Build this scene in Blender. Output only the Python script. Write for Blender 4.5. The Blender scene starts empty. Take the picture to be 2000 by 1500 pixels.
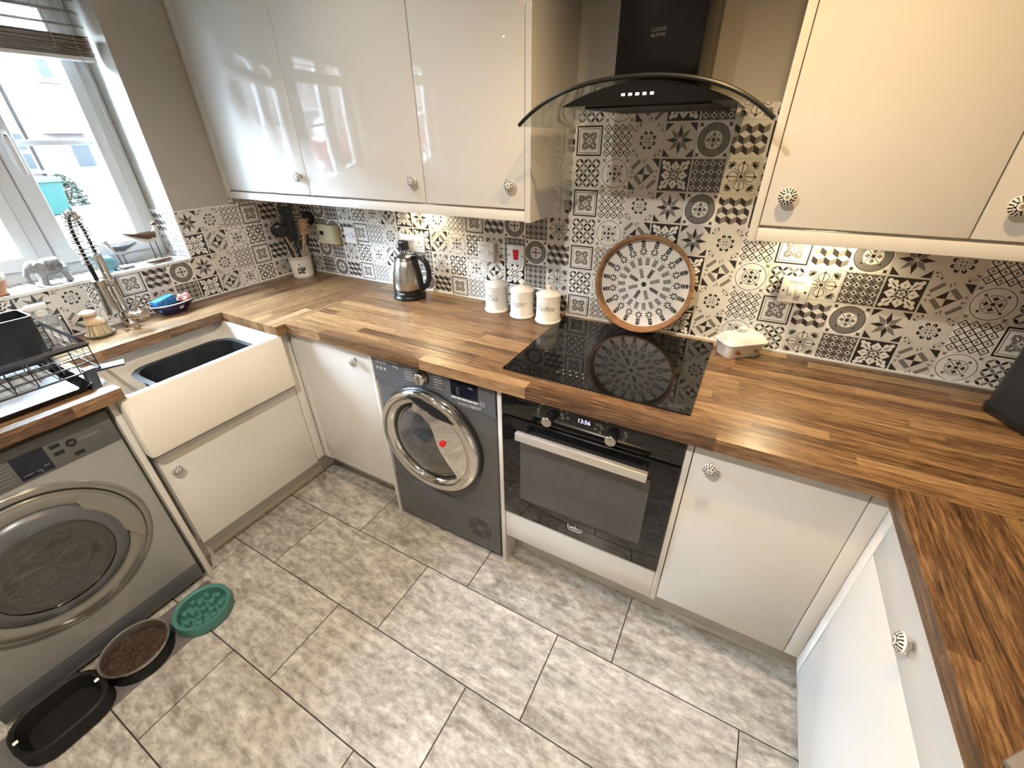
import bpy, bmesh, math, random
from math import sin, cos, pi, radians, atan2, sqrt, hypot
from mathutils import Vector, Matrix
random.seed(7)
sc = bpy.context.scene
COL = sc.collection

# ------------------------------------------------------------------ camera
cd = bpy.data.cameras.new('camera'); cam = bpy.data.objects.new('camera', cd); COL.objects.link(cam)
YAW, PITCH, ROLL = -0.50973, -0.53010, -0.01481
_f = Vector((sin(YAW)*cos(PITCH), cos(YAW)*cos(PITCH), sin(PITCH)))
_r = Vector((cos(YAW), -sin(YAW), 0)); _u = _r.cross(_f)
_R = cos(ROLL)*_r + sin(ROLL)*_u; _U = -sin(ROLL)*_r + cos(ROLL)*_u
cam.matrix_world = Matrix(((_R.x, _U.x, -_f.x, 2.28203), (_R.y, _U.y, -_f.y, -1.61062), (_R.z, _U.z, -_f.z, 1.57065), (0, 0, 0, 1)))
cd.sensor_width = 36; cd.lens = 822.07*36/2000; cd.clip_start = 0.02; cd.clip_end = 200
sc.camera = cam

# ------------------------------------------------------------------ world, exposure
w = bpy.data.worlds.new('overcast_sky'); sc.world = w; w.use_nodes = True
bg = w.node_tree.nodes['Background']; bg.inputs[0].default_value = (0.68, 0.84, 1.0, 1); bg.inputs[1].default_value = 100.0
sc.view_settings.view_transform = 'Standard'; sc.view_settings.look = 'None'
sc.view_settings.gamma = 1; sc.view_settings.use_curve_mapping = False
sc.view_settings.exposure = 1.0

WARM = (1.0, 0.66, 0.30); SOFT = (1.0, 0.91, 0.79)

# ------------------------------------------------------------------ mesh builder
class G:
    def __init__(s): s.v = []; s.f = []; s.mi = []; s.M = Matrix.Identity(4)
    def add(s, vs, fs, m=0):
        o = len(s.v); s.v += [tuple(s.M @ Vector(p)) for p in vs]
        for f in fs:
            s.f.append(tuple(i+o for i in f)); s.mi.append(m)
        return s
    def box(s, x0, x1, y0, y1, z0, z1, m=0):
        return s.add([(x0,y0,z0),(x1,y0,z0),(x1,y1,z0),(x0,y1,z0),(x0,y0,z1),(x1,y0,z1),(x1,y1,z1),(x0,y1,z1)],
                     [(0,3,2,1),(4,5,6,7),(0,1,5,4),(1,2,6,5),(2,3,7,6),(3,0,4,7)], m)
    def rbox(s, x0, x1, y0, y1, z0, z1, b=0.004, seg=2, m=0):
        bm = bmesh.new(); bmesh.ops.create_cube(bm, size=1)
        for v in bm.verts: v.co = Vector(((x0+x1)/2+v.co.x*(x1-x0), (y0+y1)/2+v.co.y*(y1-y0), (z0+z1)/2+v.co.z*(z1-z0)))
        bmesh.ops.bevel(bm, geom=bm.edges[:], offset=b, segments=seg, affect='EDGES', profile=0.5)
        bm.verts.index_update()
        s.add([v.co[:] for v in bm.verts], [[v.index for v in f.verts] for f in bm.faces], m); bm.free(); return s
    def prism(s, pts, h0, h1, m=0, mside=None):           # pts in local xy, extruded along local z
        n = len(pts); a = 0.5*sum(pts[i][0]*pts[(i+1)%n][1]-pts[(i+1)%n][0]*pts[i][1] for i in range(n))
        if a < 0: pts = pts[::-1]
        s.add([(p[0],p[1],h0) for p in pts]+[(p[0],p[1],h1) for p in pts], [tuple(range(n))[::-1], tuple(range(n,2*n))], m)
        return s.add([(p[0],p[1],h0) for p in pts]+[(p[0],p[1],h1) for p in pts],
                     [(i,(i+1)%n,n+(i+1)%n,n+i) for i in range(n)], m if mside is None else mside)
    def lathe(s, prof, n=32, c=(0,0,0), m=0, mf=None, sx=1, sy=1, cap=True):
        vs = []; fs = []
        for r, z in prof:
            for k in range(n):
                a = 2*pi*k/n; vs.append((c[0]+r*cos(a)*sx, c[1]+r*sin(a)*sy, c[2]+z))
        o = len(s.v); s.v += [tuple(s.M @ Vector(p)) for p in vs]
        for i in range(len(prof)-1):
            for k in range(n):
                k2 = (k+1) % n
                s.f.append((o+i*n+k, o+i*n+k2, o+(i+1)*n+k2, o+(i+1)*n+k)); s.mi.append(mf(i, k) if mf else m)
        if cap and prof[0][0] > 1e-6: s.f.append(tuple(o+k for k in range(n))[::-1]); s.mi.append(mf(0, 0) if mf else m)
        if cap and prof[-1][0] > 1e-6: s.f.append(tuple(o+(len(prof)-1)*n+k for k in range(n))); s.mi.append(mf(len(prof)-2, 0) if mf else m)
        return s
    def cyl(s, c, r, h0, h1, n=24, m=0): return s.lathe([(r, h0), (r, h1)], n, c, m)
    def ball(s, c, r, n=16, m=0):
        r = r if hasattr(r, '__len__') else (r, r, r); k = max(6, n//2)
        vs = [(c[0]+r[0]*sin(pi*i/k)*cos(2*pi*j/n), c[1]+r[1]*sin(pi*i/k)*sin(2*pi*j/n), c[2]+r[2]*cos(pi*i/k)) for i in range(1, k) for j in range(n)]
        vs += [(c[0], c[1], c[2]+r[2]), (c[0], c[1], c[2]-r[2])]; t = len(vs)-2
        fs = [(i*n+j, (i+1)*n+j, (i+1)*n+(j+1)%n, i*n+(j+1)%n) for i in range(k-2) for j in range(n)]
        fs += [(t, j, (j+1)%n) for j in range(n)] + [(t+1, (k-2)*n+(j+1)%n, (k-2)*n+j) for j in range(n)]
        return s.add(vs, fs, m)
    def tube(s, pts, r, n=8, m=0, closed=False, flat=1.0):
        P = [Vector(p) for p in pts]; N = len(P); R = r if hasattr(r, '__len__') else [r]*N
        vs = []; up = None
        for i in range(N):
            a = P[(i-1) % N] if (i > 0 or closed) else P[i]; b = P[(i+1) % N] if (i < N-1 or closed) else P[i]
            t = (b-a); t = t.normalized() if t.length > 1e-9 else Vector((0,0,1))
            if up is None: up = Vector((0,0,1)) if abs(t.z) < 0.9 else Vector((1,0,0))
            sd = t.cross(up); sd = sd.normalized() if sd.length > 1e-6 else t.orthogonal().normalized()
            up = sd.cross(t).normalized()
            for k in range(n):
                q = 2*pi*k/n; vs.append(P[i] + sd*(R[i]*cos(q)) + up*(R[i]*flat*sin(q)))
        fs = []
        for i in range(N if closed else N-1):
            j = (i+1) % N
            for k in range(n):
                fs.append((i*n+k, i*n+(k+1)%n, j*n+(k+1)%n, j*n+k))
        if not closed: fs += [tuple(range(n))[::-1], tuple((N-1)*n+k for k in range(n))]
        return s.add(vs, fs, m)
    def faces(s, polys, z, m=0):                           # flat polygons in local xy at height z
        for p in polys:
            n = len(p); a = sum(p[i][0]*p[(i+1)%n][1]-p[(i+1)%n][0]*p[i][1] for i in range(n))
            if a < 0: p = p[::-1]
            s.add([(q[0], q[1], z) for q in p], [tuple(range(n))], m)
        return s
    def loft(s, rings, m=0, cap=True):
        n = len(rings[0]); vs = [p for r in rings for p in r]
        fs = [(i*n+k, i*n+(k+1)%n, (i+1)*n+(k+1)%n, (i+1)*n+k) for i in range(len(rings)-1) for k in range(n)]
        if cap: fs += [tuple(range(n))[::-1], tuple((len(rings)-1)*n+k for k in range(n))]
        return s.add(vs, fs, m)
    def mesh(s, name, mats, smooth=True):
        me = bpy.data.meshes.new(name); me.from_pydata(s.v, [], s.f)
        for mm in (mats if isinstance(mats, (list, tuple)) else [mats]): me.materials.append(mm)
        for p, i in zip(me.polygons, s.mi): p.material_index = i
        if smooth:
            for p in me.polygons: p.use_smooth = True
            me.set_sharp_from_angle(angle=radians(38))
        me.update(); return me

def frame(o, u, v):
    u = Vector(u).normalized(); v = Vector(v).normalized(); n = u.cross(v).normalized(); v = n.cross(u)
    return Matrix(((u.x, v.x, n.x, o[0]), (u.y, v.y, n.y, o[1]), (u.z, v.z, n.z, o[2]), (0, 0, 0, 1)))
def tag(o, label=None, cat=None, group=None, kind=None):
    for k, x in (('label', label), ('category', cat), ('group', group), ('kind', kind)):
        if x: o[k] = x
    return o
def thing(name, label, cat, loc, rz=0, group=None):
    o = bpy.data.objects.new(name, None); o.empty_display_size = 0.05; COL.objects.link(o)
    o.location = loc; o.rotation_euler = (0, 0, rz)
    return tag(o, label, cat, group)
def rootM(o):
    while o.parent: o = o.parent
    return Matrix.Translation(o.location) @ o.rotation_euler.to_matrix().to_4x4()
def part(root, name, g, mats, world=True, smooth=True, label=None, kind=None):   # mesh part; coordinates given in world space unless world=False
    me = g.mesh(name, mats, smooth)
    if world: me.transform(rootM(root).inverted())
    o = bpy.data.objects.new(name, me); COL.objects.link(o); o.parent = root
    return tag(o, label, kind=kind)
def inst(root, name, me, M):                                                     # shared mesh placed at world matrix M
    o = bpy.data.objects.new(name, me); COL.objects.link(o); o.parent = root
    o.matrix_basis = rootM(root).inverted() @ M
    return o
def single(name, label, cat, g, mats, loc, group=None, smooth=True):
    me = g.mesh(name, mats, smooth); me.transform(Matrix.Translation(-Vector(loc)))
    o = bpy.data.objects.new(name, me); COL.objects.link(o); o.location = loc
    return tag(o, label, cat, group)
def struct(name, g, mats, smooth=False):
    o = bpy.data.objects.new(name, g.mesh(name, mats, smooth)); COL.objects.link(o); return tag(o, kind='structure')
def text_mesh(txt, size, align='CENTER', shear=0, ext=0.0, spacing=1.0):
    cu = bpy.data.curves.new('t', 'FONT'); cu.body = txt; cu.size = size; cu.align_x = align; cu.align_y = 'CENTER'
    cu.shear = shear; cu.extrude = ext; cu.space_character = spacing; cu.resolution_u = 4
    o = bpy.data.objects.new('t', cu); COL.objects.link(o)
    bpy.context.view_layer.update()
    me = bpy.data.meshes.new_from_object(o.evaluated_get(bpy.context.evaluated_depsgraph_get()))
    bpy.data.objects.remove(o); bpy.data.curves.remove(cu); return me
def lettering(root, txt, size, M, mat, align='CENTER', shear=0, spacing=1.0, bend=None, bold=0):
    me = text_mesh(txt, size, align, shear, 0, spacing)
    if bend:
        for v in me.vertices:
            a = v.co.x/bend; v.co = Vector((bend*sin(a), v.co.y, bend*cos(a)-bend))
    me.transform(M); me.transform(rootM(root).inverted()); me.name = 'lettering'
    me.materials.clear(); me.materials.append(mat)
    o = bpy.data.objects.new('lettering', me); COL.objects.link(o); o.parent = root
    return o

# ------------------------------------------------------------------ materials
def nt(name):
    m = bpy.data.materials.new(name); m.use_nodes = True; t = m.node_tree
    return m, t, t.nodes['Principled BSDF']
def mat(name, col, rough=0.5, metal=0.0, spec=0.5, coat=0.0, trans=0.0, ior=1.45, emit=None, es=1.0, alpha=1.0, bump=None, sss=0):
    m, t, b = nt(name); I = b.inputs
    I['Base Color'].default_value = (*col, 1); I['Roughness'].default_value = rough; I['Metallic'].default_value = metal
    I['Specular IOR Level'].default_value = spec; I['Coat Weight'].default_value = coat; I['Coat Roughness'].default_value = 0.03
    I['Transmission Weight'].default_value = trans; I['IOR'].default_value = ior; I['Alpha'].default_value = alpha
    if emit: I['Emission Color'].default_value = (*emit, 1); I['Emission Strength'].default_value = es
    if bump:
        tc = t.nodes.new('ShaderNodeTexCoord'); n = t.nodes.new('ShaderNodeTexNoise'); n.inputs['Scale'].default_value = bump[0]; n.inputs['Detail'].default_value = 4
        bp = t.nodes.new('ShaderNodeBump'); bp.inputs['Strength'].default_value = bump[1]; bp.inputs['Distance'].default_value = 0.002
        t.links.new(tc.outputs['Object'], n.inputs['Vector']); t.links.new(n.outputs['Fac'], bp.inputs['Height']); t.links.new(bp.outputs['Normal'], I['Normal'])
    return m
def ramp(t, fac, stops):
    r = t.nodes.new('ShaderNodeValToRGB'); e = r.color_ramp.elements
    while len(e) < len(stops): e.new(0.5)
    for i, (p, c) in enumerate(stops): e[i].position = p; e[i].color = (*c, 1)
    t.links.new(fac, r.inputs[0]); return r.outputs[0]
def noise_mat(name, scale, stops, rough=0.5, detail=8, nrough=0.6, dist=0.0, spec=0.5, coat=0, bump=0.0, rand=0.0, extra=None, metal=0.0):
    """colour from stretched noise in object space, shifted per object"""
    m, t, b = nt(name); N = t.nodes.new; L = t.links.new
    tc = N('ShaderNodeTexCoord'); oi = N('ShaderNodeObjectInfo'); mp = N('ShaderNodeMapping'); mp.inputs['Scale'].default_value = scale
    mul = N('ShaderNodeVectorMath'); mul.operation = 'SCALE'; mul.inputs[0].default_value = (37, 91, 53); L(oi.outputs['Random'], mul.inputs['Scale'])
    L(tc.outputs['Object'], mp.inputs['Vector']); ad = N('ShaderNodeVectorMath'); ad.operation = 'ADD'
    L(mp.outputs[0], ad.inputs[0]); L(mul.outputs[0], ad.inputs[1])
    n = N('ShaderNodeTexNoise'); n.inputs['Scale'].default_value = 1; n.inputs['Detail'].default_value = detail; n.inputs['Roughness'].default_value = nrough; n.inputs['Distortion'].default_value = dist
    L(ad.outputs[0], n.inputs['Vector']); fac = n.outputs['Fac']
    if extra:                                    # second finer layer
        mp2 = N('ShaderNodeMapping'); mp2.inputs['Scale'].default_value = extra[0]; L(ad.outputs[0], mp2.inputs['Vector'])
        n2 = N('ShaderNodeTexNoise'); n2.inputs['Scale'].default_value = 1; n2.inputs['Detail'].default_value = 6; n2.inputs['Roughness'].default_value = 0.7; L(mp2.outputs[0], n2.inputs['Vector'])
        mx = N('ShaderNodeMix'); mx.inputs[0].default_value = extra[1]; L(fac, mx.inputs[2]); L(n2.outputs['Fac'], mx.inputs[3]); fac = mx.outputs[0]
    if rand:
        mr = N('ShaderNodeMath'); mr.operation = 'MULTIPLY_ADD'; mr.inputs[1].default_value = rand; mr.inputs[2].default_value = -rand/2; L(oi.outputs['Random'], mr.inputs[0])
        a2 = N('ShaderNodeMath'); a2.operation = 'ADD'; L(fac, a2.inputs[0]); L(mr.outputs[0], a2.inputs[1]); fac = a2.outputs[0]
    L(ramp(t, fac, stops), b.inputs['Base Color']); b.inputs['Roughness'].default_value = rough; b.inputs['Specular IOR Level'].default_value = spec
    b.inputs['Coat Weight'].default_value = coat; b.inputs['Coat Roughness'].default_value = 0.12; b.inputs['Metallic'].default_value = metal
    if bump:
        bp = N('ShaderNodeBump'); bp.inputs['Strength'].default_value = bump; bp.inputs['Distance'].default_value = 0.002
        L(fac, bp.inputs['Height']); L(bp.outputs['Normal'], b.inputs['Normal'])
    return m

M_gloss = mat('white_gloss', (0.68, 0.665, 0.63), 0.025, spec=0.65)
M_carc = mat('white_carcass', (0.72, 0.70, 0.66), 0.35)
M_plinth = mat('plinth_white', (0.62, 0.60, 0.55), 0.4)
M_wall = mat('wall_paint', (0.46, 0.43, 0.375), 0.75, bump=(300, 0.05))
M_ceil = mat('ceiling_paint', (0.82, 0.81, 0.78), 0.8, bump=(200, 0.05))
M_upvc = mat('upvc', (0.80, 0.83, 0.86), 0.25)
def thin_glass(name, tint):                                 # clear pane: transparent with a Schlick reflection
    m = bpy.data.materials.new(name); m.use_nodes = True; t = m.node_tree; t.nodes.clear(); N = t.nodes.new
    o = N('ShaderNodeOutputMaterial'); mx = N('ShaderNodeMixShader'); tr = N('ShaderNodeBsdfTransparent'); gl = N('ShaderNodeBsdfGlossy'); lw = N('ShaderNodeLayerWeight')
    pw = N('ShaderNodeMath'); pw.operation = 'POWER'; pw.inputs[1].default_value = 5; ma = N('ShaderNodeMath'); ma.operation = 'MULTIPLY_ADD'; ma.inputs[1].default_value = .9; ma.inputs[2].default_value = .04
    lw.inputs[0].default_value = .5; tr.inputs[0].default_value = (*tint, 1); gl.inputs['Roughness'].default_value = 0.0
    L = t.links.new; L(lw.outputs['Facing'], pw.inputs[0]); L(pw.outputs[0], ma.inputs[0]); L(ma.outputs[0], mx.inputs[0]); L(tr.outputs[0], mx.inputs[1]); L(gl.outputs[0], mx.inputs[2]); L(mx.outputs[0], o.inputs[0]); return m
M_glass = thin_glass('window_glass', (0.97, 0.985, 0.98))
M_trim = mat('white_trim', (0.85, 0.85, 0.83), 0.3)
M_grout = mat('grout', (0.80, 0.78, 0.74), 0.7)
M_tw = mat('tile_white', (0.86, 0.845, 0.815), 0.22)
M_tl = mat('tile_light', (0.70, 0.675, 0.635), 0.22)
M_tg = mat('tile_grey', (0.21, 0.195, 0.18), 0.22)
M_td = mat('tile_dark', (0.036, 0.031, 0.028), 0.22)
M_black = mat('black_plastic', (0.012, 0.012, 0.013), 0.28)
M_blackm = mat('black_matt', (0.008, 0.008, 0.009), 0.5, spec=0.3)
M_blackgl = mat('black_glass', (0.006, 0.006, 0.007), 0.03, spec=0.6)
M_ovenwin = mat('oven_window', (0.06, 0.058, 0.054), 0.05, spec=0.9)
M_chrome = mat('chrome', (0.82, 0.82, 0.82), 0.06, metal=1)
M_steel = mat('brushed_steel', (0.62, 0.61, 0.59), 0.24, metal=1)
M_white = mat('white_plastic', (0.84, 0.84, 0.83), 0.3)
M_porc = mat('porcelain', (0.82, 0.80, 0.75), 0.08, coat=0.3)
M_sink = mat('fireclay', (0.82, 0.78, 0.70), 0.08, coat=0.4)
M_dry = mat('graphite_paint', (0.118, 0.122, 0.127), 0.32, metal=0.35)
M_dryp = mat('graphite_panel', (0.115, 0.120, 0.130), 0.3, metal=0.2)
M_dark = mat('gap_dark', (0.01, 0.01, 0.01), 0.7)
M_wash = mat('silver_paint', (0.36, 0.362, 0.355), 0.3, metal=0.25)
M_washp = mat('silver_panel', (0.13, 0.135, 0.135), 0.4, metal=0.2)
M_washr = mat('silver_ring', (0.30, 0.29, 0.27), 0.22, metal=0.6)
M_screen = mat('dark_screen', (0.008, 0.010, 0.02), 0.08)
M_print = mat('print_white', (0.75, 0.76, 0.78), 0.5)
M_printd = mat('print_dim', (0.30, 0.29, 0.28), 0.5)
M_printdd = mat('print_faint', (0.10, 0.097, 0.093), 0.5)
M_ink = mat('print_black', (0.02, 0.02, 0.025), 0.4)
M_led = mat('led_white', (0.9, 0.9, 0.9), 0.4, emit=(0.95, 0.97, 1.0), es=2.2)
M_clock = mat('led_blue', (0.4, 0.4, 0.9), 0.4, emit=(0.45, 0.45, 1.0), es=1.6)
M_red = mat('red_plastic', (0.55, 0.01, 0.015), 0.2)
M_doorgl = mat('smoked_glass', (0.045, 0.044, 0.043), 0.02, spec=1.0, coat=1.0)
M_oak = noise_mat('oak_stave', (3.2, 60, 60), [(0.33, (0.030, 0.015, 0.007)), (0.44, (0.120, 0.062, 0.027)), (0.53, (0.240, 0.138, 0.064)), (0.62, (0.345, 0.215, 0.112)), (0.74, (0.48, 0.33, 0.19))],
                  rough=0.34, detail=10, nrough=0.70, dist=0.6, rand=0.17, extra=((6.0, 3.2, 3.2), 0.50), bump=0.10, coat=0.2)
M_floor = noise_mat('stone_vinyl', (2.3, 8.5, 8.5), [(0.31, (0.110, 0.097, 0.078)), (0.43, (0.240, 0.218, 0.186)), (0.52, (0.385, 0.360, 0.320)), (0.60, (0.53, 0.505, 0.460)), (0.72, (0.74, 0.72, 0.675))],
                    rough=0.28, detail=14, nrough=0.72, dist=1.8, rand=0.05, extra=((11, 5.5, 5.5), 0.52), bump=0.06)
M_joint = mat('joint_dark', (0.035, 0.028, 0.022), 0.8)
M_woodrim = noise_mat('mango_wood', (6, 6, 40), [(0.3, (0.20, 0.09, 0.035)), (0.6, (0.36, 0.19, 0.085)), (0.8, (0.5, 0.3, 0.15))], rough=0.45, dist=0.4, bump=0.1)
M_palewood = noise_mat('pale_wood', (20, 20, 60), [(0.3, (0.50, 0.33, 0.19)), (0.7, (0.68, 0.50, 0.32))], rough=0.55)
M_enamel = mat('enamel_white', (0.78, 0.76, 0.73), 0.4)

# ------------------------------------------------------------------ printed tile designs (unit square, -1..1)
def disc(cx, cy, r, n=20): return [(cx+r*cos(2*pi*k/n), cy+r*sin(2*pi*k/n)) for k in range(n)]
def ringq(cx, cy, r0, r1, n=28, a0=0, a1=2*pi):
    A = [a0+(a1-a0)*k/n for k in range(n+1)]
    return [[(cx+r0*cos(A[k]), cy+r0*sin(A[k])), (cx+r1*cos(A[k]), cy+r1*sin(A[k])), (cx+r1*cos(A[k+1]), cy+r1*sin(A[k+1])), (cx+r0*cos(A[k+1]), cy+r0*sin(A[k+1]))] for k in range(n)]
def leaf(x0, y0, x1, y1, w, n=5, bias=1.0):
    dx, dy = x1-x0, y1-y0; L = hypot(dx, dy); nx, ny = -dy/L, dx/L
    a = [(x0+dx*t+nx*w*sin(pi*t**bias), y0+dy*t+ny*w*sin(pi*t**bias)) for t in [k/n for k in range(n+1)]]
    b = [(x0+dx*t-nx*w*sin(pi*t**bias), y0+dy*t-ny*w*sin(pi*t**bias)) for t in [k/n for k in range(n-1, 0, -1)]]
    return a+b
def pol(a, r0, r1, w, **k): return leaf(r0*cos(a), r0*sin(a), r1*cos(a), r1*sin(a), w, **k)
def stroke(pts, w):
    o = []
    for (x0, y0), (x1, y1) in zip(pts, pts[1:]):
        L = hypot(x1-x0, y1-y0) or 1; nx, ny = -(y1-y0)/L*w/2, (x1-x0)/L*w/2
        o.append([(x0+nx, y0+ny), (x1+nx, y1+ny), (x1-nx, y1-ny), (x0-nx, y0-ny)])
    return o
def place(poly, x, y, a, s=1): return [(x+s*(px*cos(a)-py*sin(a)), y+s*(px*sin(a)+py*cos(a))) for px, py in poly]
FLEUR = [(-.6,-.12),(-.1,-.14),(-.3,-.6),(.15,-.5),(.3,-.2),(.8,0),(.3,.2),(.15,.5),(-.3,.6),(-.1,.14),(-.6,.12)]
def star4(x, y, s): return [(x+(s if k % 2 == 0 else s*.42)*cos(pi/4+k*pi/4), y+(s if k % 2 == 0 else s*.42)*sin(pi/4+k*pi/4)) for k in range(8)]
def dia(x, y, r): return [(x-r, y), (x, y-r), (x+r, y), (x, y+r)]
def sq(r): return [(-r,-r),(r,-r),(r,r),(-r,r)]
W_, L_, G_, D_ = 0, 1, 2, 3
DIAG = [pi/4+k*pi/2 for k in range(4)]; AX = [k*pi/2 for k in range(4)]
def d_Q():
    o = [(1, D_, [sq(.93)]), (2, W_, [sq(.83)]), (3, D_, [sq(.75)]), (4, W_, [sq(.715)])]
    o += [(5, G_, [disc(0,0,.085)]+[pol(a,.15,.47,.07,bias=.8) for a in AX])]
    for a in DIAG:
        o.append((5, G_, [place([(.14,0),(.3,.16),(.42,.34),(.52,.2),(.6,.3),(.7,.12),(.82,0),(.7,-.12),(.6,-.3),(.52,-.2),(.42,-.34),(.3,-.16)],0,0,a,.88)]))
        o.append((6, W_, [pol(a,.24,.56,.045)]))
    return o
def d_L():
    C = [(-.72+.48*i, -.72+.48*j) for i in range(4) for j in range(4)]
    return [(1, D_, [dia(x,y,.285) for x,y in C]), (2, W_, [dia(x,y,.205) for x,y in C]), (3, G_, [dia(x,y,.095) for x,y in C])] + \
           [(1, W_, [sq(.001)])]
def d_K():
    C = [(-.72+.48*i, -.72+.48*j) for i in range(4) for j in range(4)]
    ln = []
    for k in range(-4, 5):
        c = k*.48
        a = [(max(-.97,-.97+c), max(-.97,-.97-c)), (min(.97,.97+c), min(.97,.97-c))]
        ln += stroke(a, .05); ln += stroke([(-x, y) for x, y in a], .05)
    return [(1, G_, [sq(.97)]), (2, D_, ln), (3, D_, [dia(x,y,.20) for x,y in C]), (4, W_, [dia(x,y,.175) for x,y in C]), (5, D_, [dia(x,y,.10) for x,y in C])]
def d_F():
    o = [(1, L_, [sq(.99)])]
    A = [pi/8+k*pi/4 for k in range(8)]
    for a in A:
        o.append((2, D_, [pol(a,.13,.50,.085,bias=1.6), disc(.44*cos(a),.44*sin(a),.115,12)]))
        o.append((3, W_, [pol(a,.17,.44,.05,bias=1.7)]))
    o.append((3, D_, [place(FLEUR,.12*cos(a),.12*sin(a),a,.1) for a in DIAG]))
    for a in DIAG:
        x, y = 1.14*cos(a), 1.14*sin(a)
        o.append((2, G_, [place(FLEUR,x,y,a,.13)]))
        for s in (-1, 1):
            px, py = x*.93-s*.17*sin(a)*1.2, y*.93+s*.17*cos(a)*1.2
            o.append((2, D_, [place(FLEUR,px,py,a+s*1.0,.13)])); o.append((2, G_, stroke([(x*.86,y*.86),(px*.86,py*.86),(px,py)],.03)))
    return o
def d_S():
    o = [(1, L_, [sq(.99)])]
    for k in range(8):
        a = k*pi/4; q = .40
        o.append((2, D_ if k % 2 == 0 else G_, [[(.07*cos(a),.07*sin(a)),(q*cos(a-.37),q*sin(a-.37)),(.86*cos(a),.86*sin(a)),(q*cos(a+.37),q*sin(a+.37))]]))
    o.append((2, D_, [[(sx*.95,sy*.95),(sx*.48,sy*.95),(sx*.95,sy*.48)] for sx in (-1,1) for sy in (-1,1)]))
    return o
def crossarms(m, r0, r1, w, s):
    o = []
    for a in DIAG: o += stroke([(r0*cos(a),r0*sin(a)),(r1*cos(a),r1*sin(a))], w) + [place(FLEUR,r1*cos(a),r1*sin(a),a,s)]
    return [(5, m, o)]
def d_G():
    return [(1, D_, [disc(0,0,.94,36)]), (2, G_, [disc(0,0,.90,36)]), (3, W_, [disc(0,0,.50,28)]), (4, G_, [pol(a,.14,.44,.12) for a in AX]),
            (4, W_, [q for a in DIAG for q in stroke([(0,0),(.62*cos(a),.62*sin(a))],.10)])] + crossarms(D_, .0, .62, .035, .16) + \
           [(6, D_, [disc(0,0,.115,14)]), (2, D_, [star4(x,y,.17) for x in (-.83,.83) for y in (-.83,.83)])]
def d_C():
    return [(1, D_, ringq(0,0,.90,.935,32)), (1, D_, ringq(0,0,.50,.53,24)), (2, W_, [q for a in DIAG for q in stroke([(.3*cos(a),.3*sin(a)),(.6*cos(a),.6*sin(a))],.12)]),
            (4, D_, [place(FLEUR,.32*cos(a),.32*sin(a),a+pi,.24) for a in AX])] + crossarms(D_, .12, .66, .035, .16) + \
           [(6, D_, [disc(0,0,.10,14)]), (2, G_, [star4(x,y,.17) for x in (-.83,.83) for y in (-.83,.83)])]
def d_Z():
    o = [(1, L_, [sq(.97)])]; p = 1/3.
    for r, yt in enumerate((.84, .28, -.28)):
        xs = [-2*p, 0, 2*p] if r % 2 == 0 else [-3*p, -p, p, 3*p]
        for x in xs:
            if x-p > -1.01: o.append((2, D_, [[(x-p,yt),(x,yt-.2),(x,yt-.56),(x-p,yt-.36)]]))
            if x+p < 1.01: o.append((2, G_, [[(x,yt-.2),(x+p,yt),(x+p,yt-.36),(x,yt-.56)]]))
    return [(l, m, [[(x*.955, y) for x, y in q] for q in P]) for l, m, P in o]
def d_O():
    o = []; r = .31
    for i in range(3):
        for j in range(3):
            cx, cy = (i-1)*.62, (j-1)*.62
            for k in range(4):
                a, b = k*pi/2, (k+1)*pi/2
                dk = (i+j+k) % 2 == 0 if k % 2 == 0 else (i+j) % 2 == 1
                o.append((1, D_ if dk else G_, [leaf(cx+r*cos(a), cy+r*sin(a), cx+r*cos(b), cy+r*sin(b), .085)]))
    return o
def d_T():
    def bar(x, y, a, l, w): return place([(-l,-w),(l,-w),(l,w),(-l,w)], x, y, a)
    return [(1, L_, [sq(.99)]), (2, D_, [[(-.5,0),(0,0),(0,.5)],[(0,0),(.5,0),(0,-.5)],[(.97,.97),(.45,.97),(.97,.42)],[(-.97,-.97),(-.45,-.97),(-.97,-.42)]]),
            (2, G_, [bar(-.58,.60,pi/4,.37,.11), bar(.36,.34,-pi/4,.36,.13), bar(-.36,-.34,-pi/4,.36,.13), bar(.58,-.60,pi/4,.37,.11)]),
            (2, G_, [[(.0,.93),(.16,.93),(.08,.78)],[(-.16,.93),(0,.8),(-.05,.62)],[(-.95,.1),(-.78,.22),(-.68,.05)],[(-.95,-.2),(-.8,-.1),(-.78,-.28)],
                     [(.95,-.1),(.78,-.22),(.68,-.05)],[(.95,.2),(.8,.1),(.78,.28)],[(0,-.93),(-.16,-.93),(-.08,-.78)],[(.16,-.93),(0,-.8),(.05,-.62)]])]
def d_D():
    o = [(1, D_, [sq(.97)])]
    for a in AX:
        o.append((2, W_, [place([(.30,.05),(.42,.22),(.58,.26),(.68,.16),(.86,0),(.68,-.16),(.58,-.26),(.42,-.22),(.30,-.05)],0,0,a)]))
        o.append((3, G_, [pol(a,.42,.66,.03)]))
    for a in DIAG:
        o.append((2, W_, [place([(.28,.04),(.5,.07),(.52,.17),(.7,.17),(.74,.27),(.92,.24),(.94,.14),(1.16,.1),(1.2,0),(1.16,-.1),(.94,-.14),(.92,-.24),(.74,-.27),(.7,-.17),(.52,-.17),(.5,-.07),(.28,-.04)],0,0,a)]))
        o.append((3, D_, [pol(a,.5,.98,.035)]))
    return o + [(2, W_, [disc(0,0,.34,20)]), (3, D_, [disc(0,0,.28,20)]), (4, W_, [disc(.12*cos(2*pi*k/5),.12*sin(2*pi*k/5),.1,10) for k in range(5)]), (5, G_, [disc(0,0,.07,10)])]
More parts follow.
